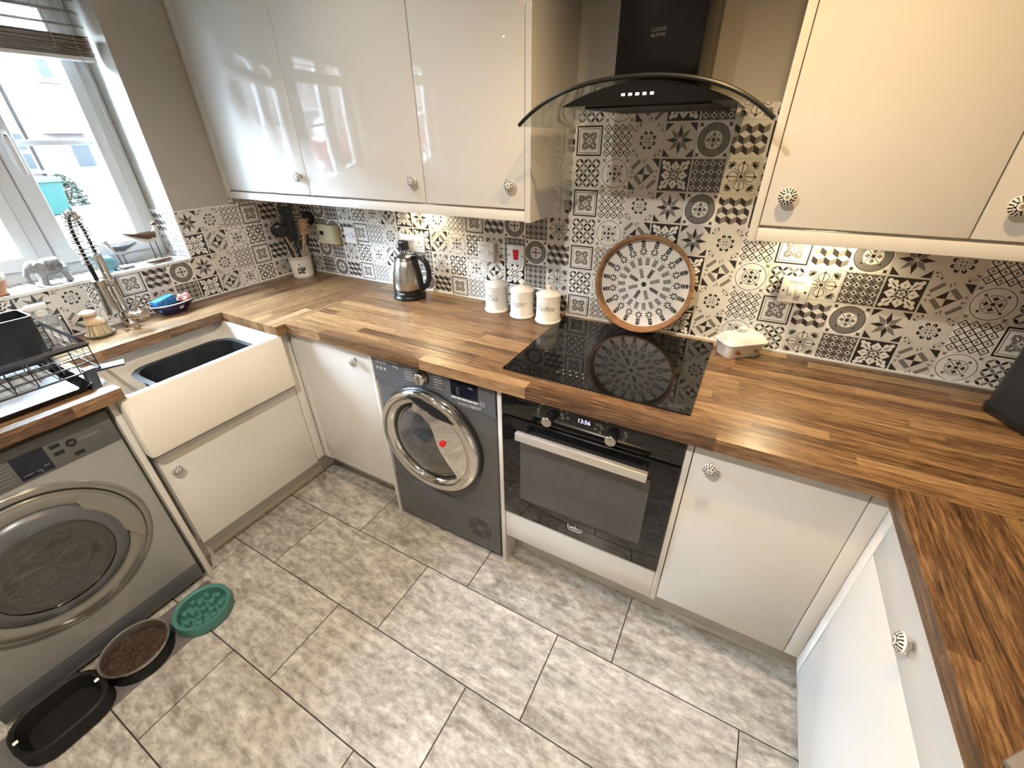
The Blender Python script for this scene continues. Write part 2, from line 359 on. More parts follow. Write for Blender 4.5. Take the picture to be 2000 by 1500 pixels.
def d_X():
    o = [(1, L_, [sq(.99)]), (3, D_, [disc(0,0,.115,14)])]
    for a in AX:
        o.append((3, D_, stroke([(.17*cos(a),.17*sin(a)),(.70*cos(a),.70*sin(a))],.05)+[place(FLEUR,.76*cos(a),.76*sin(a),a,.2)]))
        for s in (-1, 1):
            P = [(.14,.05),(.32,.20),(.52,.30),(.66,.26),(.72,.13)]
            o.append((2, D_, [q for q in stroke([place([(x,s*y)],0,0,a)[0] for x,y in P],.038)]))
            P = [(.15,.10),(.34,.30),(.44,.52),(.40,.72)]
            o.append((2, G_, [q for q in stroke([place([(x,s*y)],0,0,a)[0] for x,y in P],.03)]))
    for a in DIAG:
        for k in range(-2, 3):
            b = a+k*.55; x, y = .78*cos(a)*1.02, .78*sin(a)*1.02
            o.append((2, G_, [leaf(x,y,x+.42*cos(b)*(1-.12*abs(k)),y+.42*sin(b)*(1-.12*abs(k)),.075)]))
    return o
TS = 0.1
def tile_mesh(key, d):
    g = G(); h = TS/2*0.985
    g.M = frame((0, 0, 0), (1, 0, 0), (0, 0, 1))          # local z -> world -y
    g.box(-h, h, -h, h, -0.0032, 0, 0)
    for lev, m, P in d:
        g.faces([[(max(-h, min(h, x*h)), max(-h, min(h, y*h))) for x, y in p] for p in P], lev*0.00007, m)
    return g.mesh('tile_'+key, [M_tw, M_tl, M_tg, M_td], smooth=False)
TILE = {k: tile_mesh(k, f()) for k, f in dict(Q=d_Q, L=d_L, K=d_K, F=d_F, S=d_S, G=d_G, C=d_C, Z=d_Z, O=d_O, T=d_T, D=d_D, X=d_X).items()}

# ------------------------------------------------------------------ room shell
XR, YR, ZC = 3.31, -3.2, 2.40
WY0, WY1, WZ0, WZ1, WX = -1.42, -0.587, 1.098, 2.10, -0.30     # window opening in wall_left
g = G().box(-0.3, XR+0.1, YR-0.1, 0.1, -0.06, -0.003); floor = struct('floor', g, M_joint)
g = G().box(-0.3, XR+0.1, YR-0.1, 0.1, ZC, ZC+0.08); ceiling = struct('ceiling', g, M_ceil)
g = G().box(-0.3, XR+0.1, 0.003, 0.1, 0, ZC); wall_back = struct('wall_back', g, M_wall)
g = G().box(XR, XR+0.1, YR, 0.003, 0, ZC); wall_right = struct('wall_right', g, M_wall)
g = G().box(-0.3, XR+0.1, YR-0.1, YR, 0, ZC); wall_rear = struct('wall_rear', g, M_wall)
g = G(); xs = -0.003
g.box(-0.3, xs, YR, 0.003, 0, WZ0-0.004); g.box(-0.3, xs, YR, 0.003, WZ1, ZC)
g.box(-0.3, xs, YR, WY0, WZ0-0.004, WZ1); g.box(-0.3, xs, WY1+0.003, 0.003, WZ0-0.004, WZ1)
wall_left = struct('wall_left', g, M_wall)
# floor tiles 600 x 300 in third bond
FX0, FY0 = -0.0043, -0.782
gt = G().box(-0.298, 0.298, -0.148, 0.148, -0.004, 0); FT = gt.mesh('floor_tile', M_floor, False)
for j in range(-3, 9):
    y1 = FY0-0.3*(j-1); off = (-0.2*(j-0)) % 0.6
    for i in range(-1, 7):
        x0 = FX0+0.4+off+0.6*(i-1)
        xa, xb, ya, yb = max(x0, 0), min(x0+0.6, XR), max(y1-0.3, YR), min(y1, 0)
        if xb-xa < 0.02 or yb-ya < 0.02: continue
        if xb-xa > 0.599 and yb-ya > 0.299: me = FT
        else:
            cx, cy = (xa+xb)/2, (ya+yb)/2
            me = G().box(xa-cx+.002, xb-cx-.002, ya-cy+.002, yb-cy-.002, -0.004, 0).mesh('floor_tile', M_floor, False)
        inst(floor, 'tile', me, Matrix.Translation(((xa+xb)/2, (ya+yb)/2, 0)))
# wall tiles
def clip_tile(key, x0=-1, x1=1, z0=-1, z1=1):              # cut piece of a tile, limits in half-tile units
    bm = bmesh.new(); bm.from_mesh(TILE[key]); h = TS/2
    for co, no in (((x0*h, 0, 0), (-1, 0, 0)), ((x1*h, 0, 0), (1, 0, 0)), ((0, 0, z0*h), (0, 0, -1)), ((0, 0, z1*h), (0, 0, 1))):
        bmesh.ops.bisect_plane(bm, geom=bm.verts[:]+bm.edges[:]+bm.faces[:], plane_co=co, plane_no=no, clear_outer=True)
    me = bpy.data.meshes.new('tile_cut'); bm.to_mesh(me); bm.free()
    for mm in (M_tw, M_tl, M_tg, M_td): me.materials.append(mm)
    return me
H4 = 0.096; ZB = 0.912
def rowz(r): return (ZB, ZB+H4-0.002) if r == 4 else (ZB-0.002+H4+(3-r)*0.1, ZB-0.002+H4+(4-r)*0.1)
def A_(r, c): return ("KXOCTD" if r % 2 else "GZQLFS")[c % 6]
def B_(r, c): return ("SFLQZG" if r % 2 else "DTCOXK")[c % 6]
def key_back(r, c):
    p = c//6
    if r <= 0: return A_(r, c)
    if p in (0, 2): return A_(r, c)
    if p == 1: return B_(r, c) if r < 3 else A_(r, c)
    return B_(r, c)
def tileM(x, y, z, rot, sx=1, sz=1): return Matrix.Translation((x, y, z)) @ rot @ Matrix.Diagonal((sx, 1, sz, 1))
I4 = Matrix.Identity(4)
g = G().box(0, XR, 0.0018, 0.004, ZB-0.01, 1.40); g.box(1.60, 2.30, 0.0018, 0.004, 1.40, 1.648)
part(wall_back, 'grout', g, M_grout, smooth=False)
for r in range(-3, 5):
    z0, z1 = rowz(r)
    for c in range(-3, 31):
        if r < 1 and not 13 <= c <= 20: continue
        x = (c+2.546+0.5)*TS
        if x > XR+0.02: continue
        xa, xb = max(x-.05, 0.001), min(x+.05, XR)
        k = key_back(r, c); me = TILE[k]
        if r == -3: me = clip_tile(k, z1=-.16)
        elif xb-xa < .098: me = clip_tile(k, x0=(xa-x)/.05, x1=(xb-x)/.05)
        inst(wall_back, 'tile', me, tileM(x, 0, (z0+z1)/2, I4, 1, (z1-z0)/.1))
RZ = Matrix.Rotation(radians(90), 4, 'Z'); TL = 0.1004
g = G().box(-0.004, -0.0018, -0.325, 0, ZB-0.01, 1.40); g.box(-0.004, -0.0018, -0.587, -0.325, ZB-0.01, 1.302); g.box(-0.004, -0.0018, -2.0, -0.587, ZB-0.01, 1.096)
part(wall_left, 'grout', g, M_grout, smooth=False)
for r in range(0, 5):
    z0, z1 = rowz(r)
    z0 -= 0.004 if r < 4 else 0; z1 -= 0.004
    for j in range(0, 19):
        yc = -(j+0.5-0.0486)*TL
        if r == 0:
            if j > 3: continue
            k = "SFLQ"[j]
        else:
            if r < 3 and j > 5: continue
            k = B_(r, -(j+1)) if j < 12 else A_(r, -(j+1))
        if r < 3 and j == 5:                                   # cut at the window reveal
            inst(wall_left, 'tile', clip_tile(k, x0=(WY1-yc)/.0502), tileM(0, yc, (z0+z1)/2, RZ, 1.004, (z1-z0)/.1)); continue
        inst(wall_left, 'tile', TILE[k] if (r, j) != (0, 3) else clip_tile(k, x0=.32), tileM(0, yc, (z0+z1)/2, RZ, 1.004, (z1-z0)/.1))
# tiled reveal and sill of the window recess
for r in (1, 2):
    z0, z1 = rowz(r); z0 -= .004; z1 -= .004
    for i, k in enumerate(('GZ' if r == 1 else 'KX')):
        inst(wall_left, 'tile', TILE[k], tileM(-0.05-0.1*i, WY1, (z0+z1)/2, I4, 1, (z1-z0)/.1))
RS = Matrix.Rotation(radians(-90), 4, 'X')
g = G().box(WX+.1, -.002, WY0, WY1, WZ0-.002, WZ0-.0005); part(wall_left, 'grout', g, M_grout, smooth=False)
for i in range(2):
    for j in range(8):
        inst(wall_left, 'tile', TILE["XOCTDKLFSGZQKXOC"[(j*5+i*7) % 16]], tileM(-0.05-0.1*i, WY1-0.054-0.104*j, WZ0+.003, RS, 1, 1.03))
# white edge trims and sealant
g = G().box(0.001, XR-.001, -0.006, -0.0005, 0.9105, 0.917); g.box(-0.0005, 0.005, -1.99, -0.001, 0.9105, 0.917); struct('trim_1', g, M_trim)
g = G().box(-0.001, 0.006, -1.42, WY1, WZ0-.004, WZ0+.007); g.box(-0.003, 0.004, WY1-.004, WY1+.004, WZ0, 1.302)
g.box(-0.001, 0.003, WY1, -0.325, 1.3015, 1.306); g.box(-0.20, 0, WY1-.004, WY1+.001, 1.3015, 1.306); struct('trim_2', g, M_trim)

# ------------------------------------------------------------------ window
win = bpy.data.objects.new('window_1', None); COL.objects.link(win); win.location = (-0.235, (WY0+WY1)/2, WZ0); tag(win, kind='structure')
xf0, xf1 = -0.27, -0.20
def bar(g, y0, y1, z0, z1, x0=xf0, x1=xf1, b=0.006): g.rbox(x0, x1, y0, y1, z0, z1, b, 2)
g = G()
bar(g, WY0, WY1-.001, WZ0+.001, WZ0+0.045); bar(g, WY0, WY1-.001, WZ1-0.05, WZ1-.001); bar(g, WY0, WY0+0.05, WZ0+.04, WZ1-.045); bar(g, WY1-0.051, WY1-.001, WZ0+.04, WZ1-.045); bar(g, -1.03, -0.98, WZ0+.04, WZ1-.045)
part(win, 'window_frame', g, M_upvc)
for (ya, yb) in ((-0.98, -0.638), (-1.37, -1.03)):
    g = G(); x0, x1 = -0.262, -0.178; za, zb = WZ0+0.046, WZ1-0.052
    bar(g, ya+.002, yb-.002, za, za+.05, x0, x1); bar(g, ya+.002, yb-.002, zb-.05, zb, x0, x1); bar(g, ya+.002, ya+.057, za+.045, zb-.045, x0, x1); bar(g, yb-.047, yb-.002, za+.045, zb-.045, x0, x1)
    sash = part(win, 'sash', g, M_upvc)
    g = G(); bar(g, ya+.05, yb-.045, 1.566, 1.586, -.246, -.22, .003); part(sash, 'glazing_bar', g, M_upvc)
    for (zc, zd) in ((za+.048, 1.568), (1.584, zb-.048)):
        g = G().box(-.235, -.231, ya+.05, yb-.044, zc, zd); part(sash, 'pane', g, M_glass, smooth=False)
    yh = ya+.029 if ya < -1 else ya+.029
    g = G().rbox(-.178, -.170, yh-.014, yh+.014, 1.50, 1.62, .003); g.rbox(-.170, -.150, yh-.009, yh+.009, 1.59, 1.61, .004)
    g.rbox(-.158, -.146, yh-.009, yh+.009, 1.47, 1.605, .005); g.ball((-.146, yh, 1.60), .004, 8, 1)
    part(sash, 'handle', g, [M_upvc, M_ink])

# ------------------------------------------------------------------ venetian blind
M_slat = noise_mat('blind_wood', (8, 60, 60), [(0.3, (0.30, 0.25, 0.21)), (0.7, (0.42, 0.36, 0.31))], rough=0.55)
M_cord = mat('cord', (0.45, 0.42, 0.40), 0.8)
bl = thing('venetian_blind', 'raised grey-brown wooden venetian blind bunched at the top of the window', 'blind', (-0.09, -1.0, 1.84))
y0, y1 = -1.405, -0.612
part(bl, 'headrail', G().rbox(-.125, -.06, y0, y1, 2.05, 2.095, .004), M_slat)
part(bl, 'bottom_rail', G().rbox(-.115, -.065, y0, y1, 1.838, 1.852, .004), M_upvc)
SL = G().box(-.025, .025, y0+1.0085, y1+1.0085, -.0014, .0014).mesh('slat', M_slat, False)
for k in range(10): inst(bl, 'slat', SL, Matrix.Translation((-.09+random.uniform(-.001, .001), -1.0085, 1.856+.0062*k)) @ Matrix.Rotation(random.uniform(-.03, .03), 4, 'Y'))
for z, a in ((1.945, .25), (1.985, .3), (2.022, .35)): inst(bl, 'slat', SL, Matrix.Translation((-.09, -1.0085, z)) @ Matrix.Rotation(a, 4, 'Y'))
for y in (-0.72, -1.01, -1.29):
    for dx in (-.028, .028): part(bl, 'cord', G().tube([(-.09+dx, y, 1.85), (-.09+dx, y, 2.06)], .0012, 6), M_cord)
part(bl, 'pull_cord', G().tube([(-.06, -.66, 2.06), (-.058, -.66, 1.80), (-.058, -.662, 1.5)], .0012, 6), M_cord)

# ------------------------------------------------------------------ oak worktops, stave by stave
ZT0, ZT1 = 0.871, 0.910
rs = random.Random(3)
def staves(root, u0, u1, v0, v1, rows, along):              # u along the grain
    for k in range(rows):
        va = v0+(v1-v0)*k/rows; vb = v0+(v1-v0)*(k+1)/rows; u = u0; first = True
        while u < u1-1e-4:
            L = rs.uniform(0.22, 0.75) if not first else rs.uniform(0.08, 0.6)
            e = u+L if u1-(u+L) > 0.12 else u1
            first = False
            h = ((e-u)/2-.0001, (vb-va)/2-.0001, (ZT1-ZT0)/2)
            me = G().box(-h[0], h[0], -h[1], h[1], -h[2], h[2]).mesh('stave', M_oak, False)
            if along == 'x': Mx = Matrix.Translation(((u+e)/2, (va+vb)/2, (ZT0+ZT1)/2))
            else: Mx = Matrix.Translation(((va+vb)/2, (u+e)/2, (ZT0+ZT1)/2)) @ RZ
            inst(root, 'stave', me, Mx)
            u = e
XL, XI = 0.650, 2.675                                        # inner corners of the U
wt = thing('worktop', 'long oak block worktop along the patterned tiles holding the hob', 'worktop', (1.9, -.3, ZT0), group='oak worktops')
staves(wt, XL+.0005, XR-.002, -0.631, -0.001, 15, 'x')
wt = thing('worktop', 'oak block worktop around the white sink below the window', 'worktop', (.3, -.6, ZT0), group='oak worktops')
staves(wt, -1.98, -0.001, 0.001, 0.268, 6, 'y'); staves(wt, -0.674, -0.001, 0.268, XL, 9, 'y'); staves(wt, -1.98, -1.213, 0.268, .655, 9, 'y')
wt = thing('worktop', 'oak block worktop return with a grey tray edge on it', 'worktop', (3.0, -1.3, ZT0), group='oak worktops')
staves(wt, -2.3, -0.6315, XI, XR-.002, 15, 'y')

# ------------------------------------------------------------------ ceramic knob (shared mesh, axis along local +z)
def knob_mesh():
    g = G(); n = 32
    g.lathe([(.009, 0), (.009, .003), (.006, .005), (.006, .011), (.010, .013)], 20, m=2)
    prof = [(.010, .013), (.0165, .0155), (.0195, .0185), (.0190, .0215), (.0165, .0245), (.0125, .0268), (.0098, .0279), (.0084, .0284), (.0055, .0291), (.0025, .0294), (0, .0295)]
    def mf(i, k):
        if i in (3, 4): return 1 if k % 2 else 0
        if i == 5: return 1 if k % 4 < 2 else 0
        if i == 6: return 1
        if i == 8: return 1 if k % 4 < 2 else 0
        if i == 9: return 3
        return 0
    g.lathe(prof, n, mf=mf); return g.mesh('knob', [M_porc, M_ink, M_steel, M_tg])
KN = knob_mesh()
def knob(door, p, n):
    if n == 'y-': M = frame(p, (1, 0, 0), (0, 0, 1))
    elif n == 'x+': M = frame(p, (0, 1, 0), (0, 0, 1))
    else: M = frame(p, (0, -1, 0), (0, 0, 1))
    return tag(inst(door, 'knob', KN, M), 'white ceramic knob with black radial pattern')

# ------------------------------------------------------------------ wall cabinets
YF = -0.335
def wall_cab(x0, x1, kx, label, grp):
    c = thing('wall_cabinet', label, 'cabinet', ((x0+x1)/2, -.16, 1.366), group=grp)
    part(c, 'carcass', G().box(x0+.001, x1-.001, YF+.021, -.0015, 1.366, 2.09), M_carc, smooth=False)
    d = part(c, 'door', G().rbox(x0+.0015, x1-.0015, YF, YF+.018, 1.3725, 2.088, .0016), M_gloss)
    knob(d, (kx, YF, 1.442), 'y-')
GL = 'gloss wall cabinets between window and hood'; GR = 'gloss wall cabinets beyond the hood'
wall_cab(0.045, 0.6195, .585, 'white gloss wall cabinet next to the window wall', GL)
wall_cab(0.6195, 1.229, 1.190, 'white gloss wall cabinet above the kettle, reflecting the window', GL)
wall_cab(1.229, 1.6245, 1.580, 'narrow white gloss wall cabinet above the canisters beside the hood', GL)
wall_cab(2.287, 2.684, 2.330, 'cream-lit gloss wall cabinet above the butter dish beside the hood', GR)
wall_cab(2.684, 3.29, 2.727, 'cream-lit gloss wall cabinet above the black appliance in the corner', GR)
c = thing('cabinet_trim', 'white light pelmet and filler under the wall cabinets by the window', 'trim', (.8, -.3, 1.334))
part(c, 'filler_panel', G().rbox(0.0015, 0.044, YF+.002, YF+.02, 1.366, 2.09, .001), M_gloss)
part(c, 'pelmet', G().rbox(0.0015, 1.6245, YF, YF+.018, 1.3345, 1.3655, .0018), M_gloss)
part(c, 'end_panel', G().rbox(1.6252, 1.6452, YF-.002, -.0015, 1.3325, 2.09, .0016), M_gloss)
c = thing('cabinet_trim', 'cream-lit light pelmet and end panel under the wall cabinets above the butter dish', 'trim', (2.8, -.3, 1.334))
part(c, 'end_panel', G().rbox(2.268, 2.2865, YF-.002, -.0015, 1.3325, 2.09, .0016), M_gloss)
part(c, 'pelmet', G().rbox(2.2872, 3.3, YF, YF+.018, 1.3345, 1.3655, .0018), M_gloss)

# ------------------------------------------------------------------ base cabinets
YB, XB = -0.600, 0.600            # front planes of the back run and of the left run
XQ = 2.700                        # front plane of the right run
c = thing('base_cabinet', 'white sink cabinet with one plain door below the ceramic sink', 'cabinet', (.3, -.93, 0.15))
part(c, 'carcass', G().box(.02, XB-.02, -1.213, -.655, .165, .60), M_carc, smooth=False)
d = part(c, 'door', G().rbox(XB-.018, XB, -1.2125, -.6455, .152, .597, .0016), M_gloss)
knob(d, (XB, -1.178, .527), 'x+')
single('end_panel', 'tall white end panel between the washing machine and the sink cabinet', 'panel', G().rbox(.02, .607, -1.2515, -1.2325, .001, .8695, .0015), M_gloss, (.3, -1.242, .001))
c = thing('base_cabinet', 'white corner base cabinet with a plain door between sink and tumble dryer', 'cabinet', (.85, -.3, .15))
part(c, 'carcass', G().box(.62, 1.082, YB+.02, -.01, .165, .8695), M_carc, smooth=False)
part(c, 'corner_post', G().rbox(XB-.018, XB, -.6425, -.6005, .165, .8695, .0015), M_gloss)
part(c, 'corner_post', G().rbox(XB+.0005, .6425, YB, YB+.018, .165, .8695, .0015), M_gloss)
d = part(c, 'door', G().rbox(.6445, 1.0815, YB, YB+.018, .168, .8665, .0016), M_gloss)
knob(d, (1.0, YB, .812), 'y-')
part(c, 'end_panel', G().rbox(1.0825, 1.099, YB-.006, -.01, .001, .8695, .0012), M_gloss)
c = thing('oven_housing', 'white housing panels around the built-in oven', 'cabinet', (1.97, -.3, .01))
part(c, 'side_panel', G().rbox(1.6625, 1.679, YB-.006, -.01, .001, .8695, .0012), M_gloss)
part(c, 'side_panel', G().rbox(2.2575, 2.2750, YB, -.01, .165, .8695, .0012), M_gloss)
part(c, 'lower_panel', G().rbox(1.680, 2.2565, YB, YB+.018, .168, .300, .0016), M_gloss)
part(c, 'shelf_edge', G().box(1.680, 2.2565, YB+.002, -.02, .303, .316), M_carc, smooth=False)
c = thing('base_cabinet', 'white base cabinet with a plain door between the oven and the drawer cabinet', 'cabinet', (2.5, -.3, .15))
part(c, 'carcass', G().box(2.2765, 2.69, YB+.02, -.01, .175, .8695), M_carc, smooth=False)
d = part(c, 'door', G().rbox(2.2775, 2.6605, YB, YB+.018, .190, .8665, .0016), M_gloss)
knob(d, (2.326, YB, .803), 'y-')
part(c, 'corner_post', G().rbox(2.6625, 2.6995, YB, YB+.018, .190, .8695, .0015), M_gloss)
c = thing('drawer_cabinet', 'white drawer cabinet under the short oak worktop return', 'cabinet', (3.0, -1.3, .15))
part(c, 'carcass', G().box(XQ+.02, XR-.01, -2.29, -.60, .175, .8695), M_carc, smooth=False)
part(c, 'corner_post', G().rbox(XQ, XQ+.018, -.640, -.5805, .178, .8695, .0015), M_gloss)
for ya, yb in ((-1.235, -.642), (-1.83, -1.237)):
    d = part(c, 'drawer', G().rbox(XQ, XQ+.018, ya, yb, .7195, .8665, .0016), M_gloss); knob(d, (XQ, (ya+yb)/2+.02, .785), 'x-')
    part(c, 'door', G().rbox(XQ, XQ+.018, ya, yb, .178, .7165, .0016), M_gloss)
# plinths
g = G().rbox(.49, .508, -1.213, -.4935, .001, .150, .001); struct('trim_3', g, M_plinth, True)
g = G().rbox(.509, 1.082, -.493, -.475, .001, .166, .001); struct('trim_4', g, M_plinth, True)
g = G().rbox(1.680, 2.7515, -.512, -.494, .001, .166, .001); g.rbox(2.752, 2.770, -2.29, -.494, .001, .172, .001); struct('trim_5', g, M_plinth, True)

# ------------------------------------------------------------------ ceramic sink
c = thing('sink', 'white ceramic butler sink set in front of the window', 'sink', (.42, -.943, .622))
x0, x1, y0, y1, z0, z1, t = .190, .648, -1.2315, -.6535, .622, .8695, .026
def rr(x0, x1, y0, y1, r, z, n=5):
    P = []
    for cx, cy, a in ((x1-r, y1-r, 0), (x0+r, y1-r, pi/2), (x0+r, y0+r, pi), (x1-r, y0+r, 3*pi/2)):
        P += [(cx+r*cos(a+pi/2*k/n), cy+r*sin(a+pi/2*k/n), z) for k in range(n+1)]
    return P
R = [rr(x0+.012, x1-.012, y0+.012, y1-.012, .012, z0), rr(x0+.003, x1-.003, y0+.003, y1-.003, .014, z0+.006), rr(x0, x1, y0, y1, .016, z0+.016), rr(x0, x1, y0, y1, .016, z1-.010),
     rr(x0+.003, x1-.003, y0+.003, y1-.003, .014, z1-.003), rr(x0+.009, x1-.009, y0+.009, y1-.009, .012, z1), rr(x0+t-.008, x1-t+.008, y0+t-.008, y1-t+.008, .028, z1),
     rr(x0+t-.002, x1-t+.002, y0+t-.002, y1-t+.002, .03, z1-.004), rr(x0+t, x1-t, y0+t, y1-t, .032, z1-.012), rr(x0+t+.006, x1-t-.006, y0+t+.006, y1-t-.006, .035, z0+.055),
     rr(x0+t+.025, x1-t-.025, y0+t+.025, y1-t-.025, .03, z0+.032), rr(.38, .45, -.98, -.91, .03, z0+.028)]
g = G().loft(R); part(c, 'basin', g, M_sink)
part(c, 'waste', G().lathe([(.045, 0), (.045, .003), (.03, .002), (0, .001)], 24, (.415, -.945, z0+.028)), M_chrome)
# washing-up bowl in the sink
def bowl_loft(x0, x1, y0, y1, z0, z1, r, taper, t):
    return [rr(x0+taper, x1-taper, y0+taper, y1-taper, r, z0), rr(x0, x1, y0, y1, r, z1-.006), rr(x0-.014, x1+.014, y0-.014, y1+.014, r+.01, z1-.004), rr(x0-.016, x1+.016, y0-.016, y1+.016, r+.01, z1),
            rr(x0+t, x1-t, y0+t, y1-t, r-.002, z1), rr(x0+taper+t, x1-taper-t, y0+taper+t, y1-taper-t, r-.005, z0+t)]
g = G().loft(bowl_loft(.325, .590, -1.085, -.725, z0+.036, .820, .07, .025, .004))
single('washing_up_bowl', 'black plastic washing-up bowl standing in the white sink', 'bowl', g, M_blackm, (.455, -.9, z0+.036))

# ------------------------------------------------------------------ hob
c = thing('hob', 'black glass induction hob let into the oak worktop', 'hob', (1.951, -.296, .9102))
hp = [(p[0], p[1]) for p in rr(1.656, 2.246, -.556, -.036, .006, 0)]
g = G().prism(hp, .9102, .9155); part(c, 'glass', g, M_blackgl, smooth=False)
g = G()
for k in range(9): g.prism(disc(1.83+.022*(k % 5)+(.011 if k > 4 else 0), -.500 if k < 5 else -.478, .003, 10), .9155, .9157)
part(c, 'touch_keys', g, M_printd, smooth=False)
lettering(c, 'COOKE\n&LEWIS', .0125, frame((2.205, -.528, .9158), (1, 0, 0), (0, 1, 0)), M_printdd)

# ------------------------------------------------------------------ oven
c = thing('oven', 'black built-in oven with steel bar handle and glowing clock', 'oven', (1.968, -.3, .316))
part(c, 'body', G().box(1.69, 2.247, YB+.012, -.03, .32, .862), M_blackm, smooth=False)
part(c, 'control_panel', G().rbox(1.6805, 2.2565, YB-.006, YB+.012, .7745, .868, .002), M_blackgl)
d = part(c, 'door', G().rbox(1.6805, 2.2565, YB-.008, YB+.012, .3175, .7685, .002), M_blackgl)
part(d, 'window', G().box(1.750, 2.186, YB-.0086, YB-.0078, .414, .692), M_ovenwin, smooth=False)
g = G().rbox(1.757, 2.178, YB-.060, YB-.042, .722, .752, .002)
for x in (1.775, 2.16): part(d, 'handle_mount', G().box(x-.006, x+.006, YB-.043, YB-.006, .728, .744), M_black, smooth=False)
part(d, 'handle', g, mat('handle_steel', (.80, .79, .76), .35, metal=.8))
lettering(d, 'beko', .030, frame((1.968, YB-.0092, .372), (1, 0, 0), (0, 0, 1)), M_print, spacing=.95)
part(d, 'underline', G().box(1.944, 1.99, YB-.0092, YB-.0088, .355, .358), M_print, smooth=False)
for kx in (1.856, 2.058):
    g = G(); g.M = frame((kx, YB-.006, .812), (1, 0, 0), (0, 0, 1))
    g.lathe([(.017, 0), (.017, .026), (.0165, .028)], 28, m=0); g.lathe([(.0168, .028), (.0168, .032), (.016, .033), (0, .033)], 28, m=1); g.box(-.0008, .0008, .005, .013, .033, .0333, 2)
    part(c, 'dial', g, [M_black, M_steel, M_ink])
lettering(c, '13:56', .020, frame((1.966, YB-.0068, .830), (1, 0, 0), (0, 0, 1)), M_clock, spacing=.95)
g = G(); g.M = frame((0, YB-.0066, 0), (1, 0, 0), (0, 0, 1))
def sym(g, x, z, k, s=.0045):
    if k == 0: P = [[(x-s, z-s), (x+s, z-s), (x+s, z-s*.6), (x-s, z-s*.6)], [(x-s, z+s*.6), (x+s, z+s*.6), (x+s, z+s), (x-s, z+s)], [(x-s, z-s), (x-s*.6, z-s), (x-s*.6, z+s), (x-s, z+s)], [(x+s*.6, z-s), (x+s, z-s), (x+s, z+s), (x+s*.6, z+s)]]
    elif k == 1: P = ringq(x, z, s*.7, s, 14)
    elif k == 2: P = [[(x-s, z+s*q-.0005), (x+s, z+s*q-.0005), (x+s, z+s*q+.0006), (x-s, z+s*q+.0006)] for q in (-.8, 0, .8)]
    elif k == 3: P = [[(x-s, z-s), (x+s, z), (x-s, z+s)]]
    else: P = [star4(x, z, s)]
    g.faces(P, 0)
for x, z, k in ((1.828, .853, 3), (1.820, .841, 4), (1.816, .828, 0), (1.814, .815, 2), (1.893, .851, 2), (1.910, .845, 2), (1.895, .835, 0), (1.897, .822, 0), (1.914, .828, 1), (2.006, .835, 1), (2.003, .818, 1), (2.018, .834, 2), (2.022, .826, 2), (2.018, .810, 2), (2.035, .853, 4), (2.092, .833, 2), (2.095, .822, 2), (2.090, .808, 2)): sym(g, x, z, k)
part(c, 'symbols', g, M_printd, smooth=False)

# ------------------------------------------------------------------ tumble dryer
YD = -0.603
c = thing('tumble_dryer', 'dark grey tumble dryer with a chrome porthole beside the oven', 'tumble dryer', (1.381, -.3, .0))
part(c, 'body', G().rbox(1.104, 1.658, YD, -.03, .022, .862, .012, 3), M_dry)
for x in (1.14, 1.62):
    for y in (-.56, -.08): part(c, 'foot', G().cyl((x, y, 0), .018, 0.001, .024, 14), M_black)
g = G(); g.M = frame((0, YD, 0), (1, 0, 0), (0, 0, 1))
pp = [(1.106, .862), (1.106, .752)] + [(1.16+.44*k/16, .752-.012*sin(pi*k/16)) for k in range(17)] + [(1.656, .738), (1.656, .862)]
g.prism(pp, .0005, .004); part(c, 'control_panel', g, M_dryp, smooth=False)
part(c, 'kick_panel', G().rbox(1.108, 1.654, YD-.003, YD+.01, .03, .262, .002), M_dry)
DC = (1.358, .545)
Fd = frame((DC[0], YD-.004, DC[1]), (1, 0, 0), (0, 0, 1))
g = G(); g.M = Fd; g.lathe([(.236, 0), (.236, .012), (.233, .016), (.226, .018)], 64); part(c, 'door_seal', g, M_black)
g = G(); g.M = Fd
g.lathe([(.230, .010), (.2305, .026), (.226, .036), (.216, .042), (.198, .042), (.184, .036), (.176, .024), (.172, .010)], 72, cap=False)
dr = part(c, 'door_ring', g, M_chrome)
g = G(); g.M = Fd; g.lathe([(.172, .006), (.165, .018), (.140, .034), (.10, .044), (.05, .048), (0, .049)], 48, sx=1, sy=1); part(c, 'door_glass', g, M_doorgl)
# chrome grip plate filling the right of the ring, bounded by an S curve
cur = [(-.035, .163), (.01, .150), (.045, .118), (.058, .078), (.066, .035), (.085, -.005), (.112, -.045), (.140, -.080), (.150, -.105)]
arc = [(.186*cos(a), .186*sin(a)) for a in [radians(-36+k*(102+36)/24) for k in range(25)]]
g = G(); g.M = Fd; n = len(cur); m_ = len(arc)
vs = [(x, y, .037) for x, y in arc] + [(x, y, .054) for x, y in cur] + [(x, y, .020) for x, y in cur]
fs = []
# strip between arc (bottom->top) and curve (bottom->top)
cc = cur[::-1]; idxc = [m_+n-1-i for i in range(n)]
i = j = 0
while i < m_-1 or j < n-1:
    if j == n-1 or (i < m_-1 and i/(m_-1) <= j/(n-1)): fs.append((i, i+1, idxc[j])); i += 1
    else: fs.append((i, idxc[j+1], idxc[j])); j += 1
fs += [(m_+k, m_+k+1, m_+n+k+1, m_+n+k) for k in range(n-1)]
g.add(vs, fs); part(c, 'door_grip', g, M_chrome)
g = G(); g.M = Fd; g.loft([[(x, y, .0435) for x, y in place(leaf(-.11, 0, .11, 0, .022, n=8), .045, .178, -.30)], [(x, y, .0445) for x, y in place(leaf(-.105, 0, .105, 0, .018, n=8), .045, .178, -.30)]]); part(c, 'grip_recess', g, M_black)
g = G(); g.M = Fd; g.lathe([(.012, .050), (.012, .056), (0, .057)], 18, (.092, .047, 0)); part(c, 'red_badge', g, M_red)
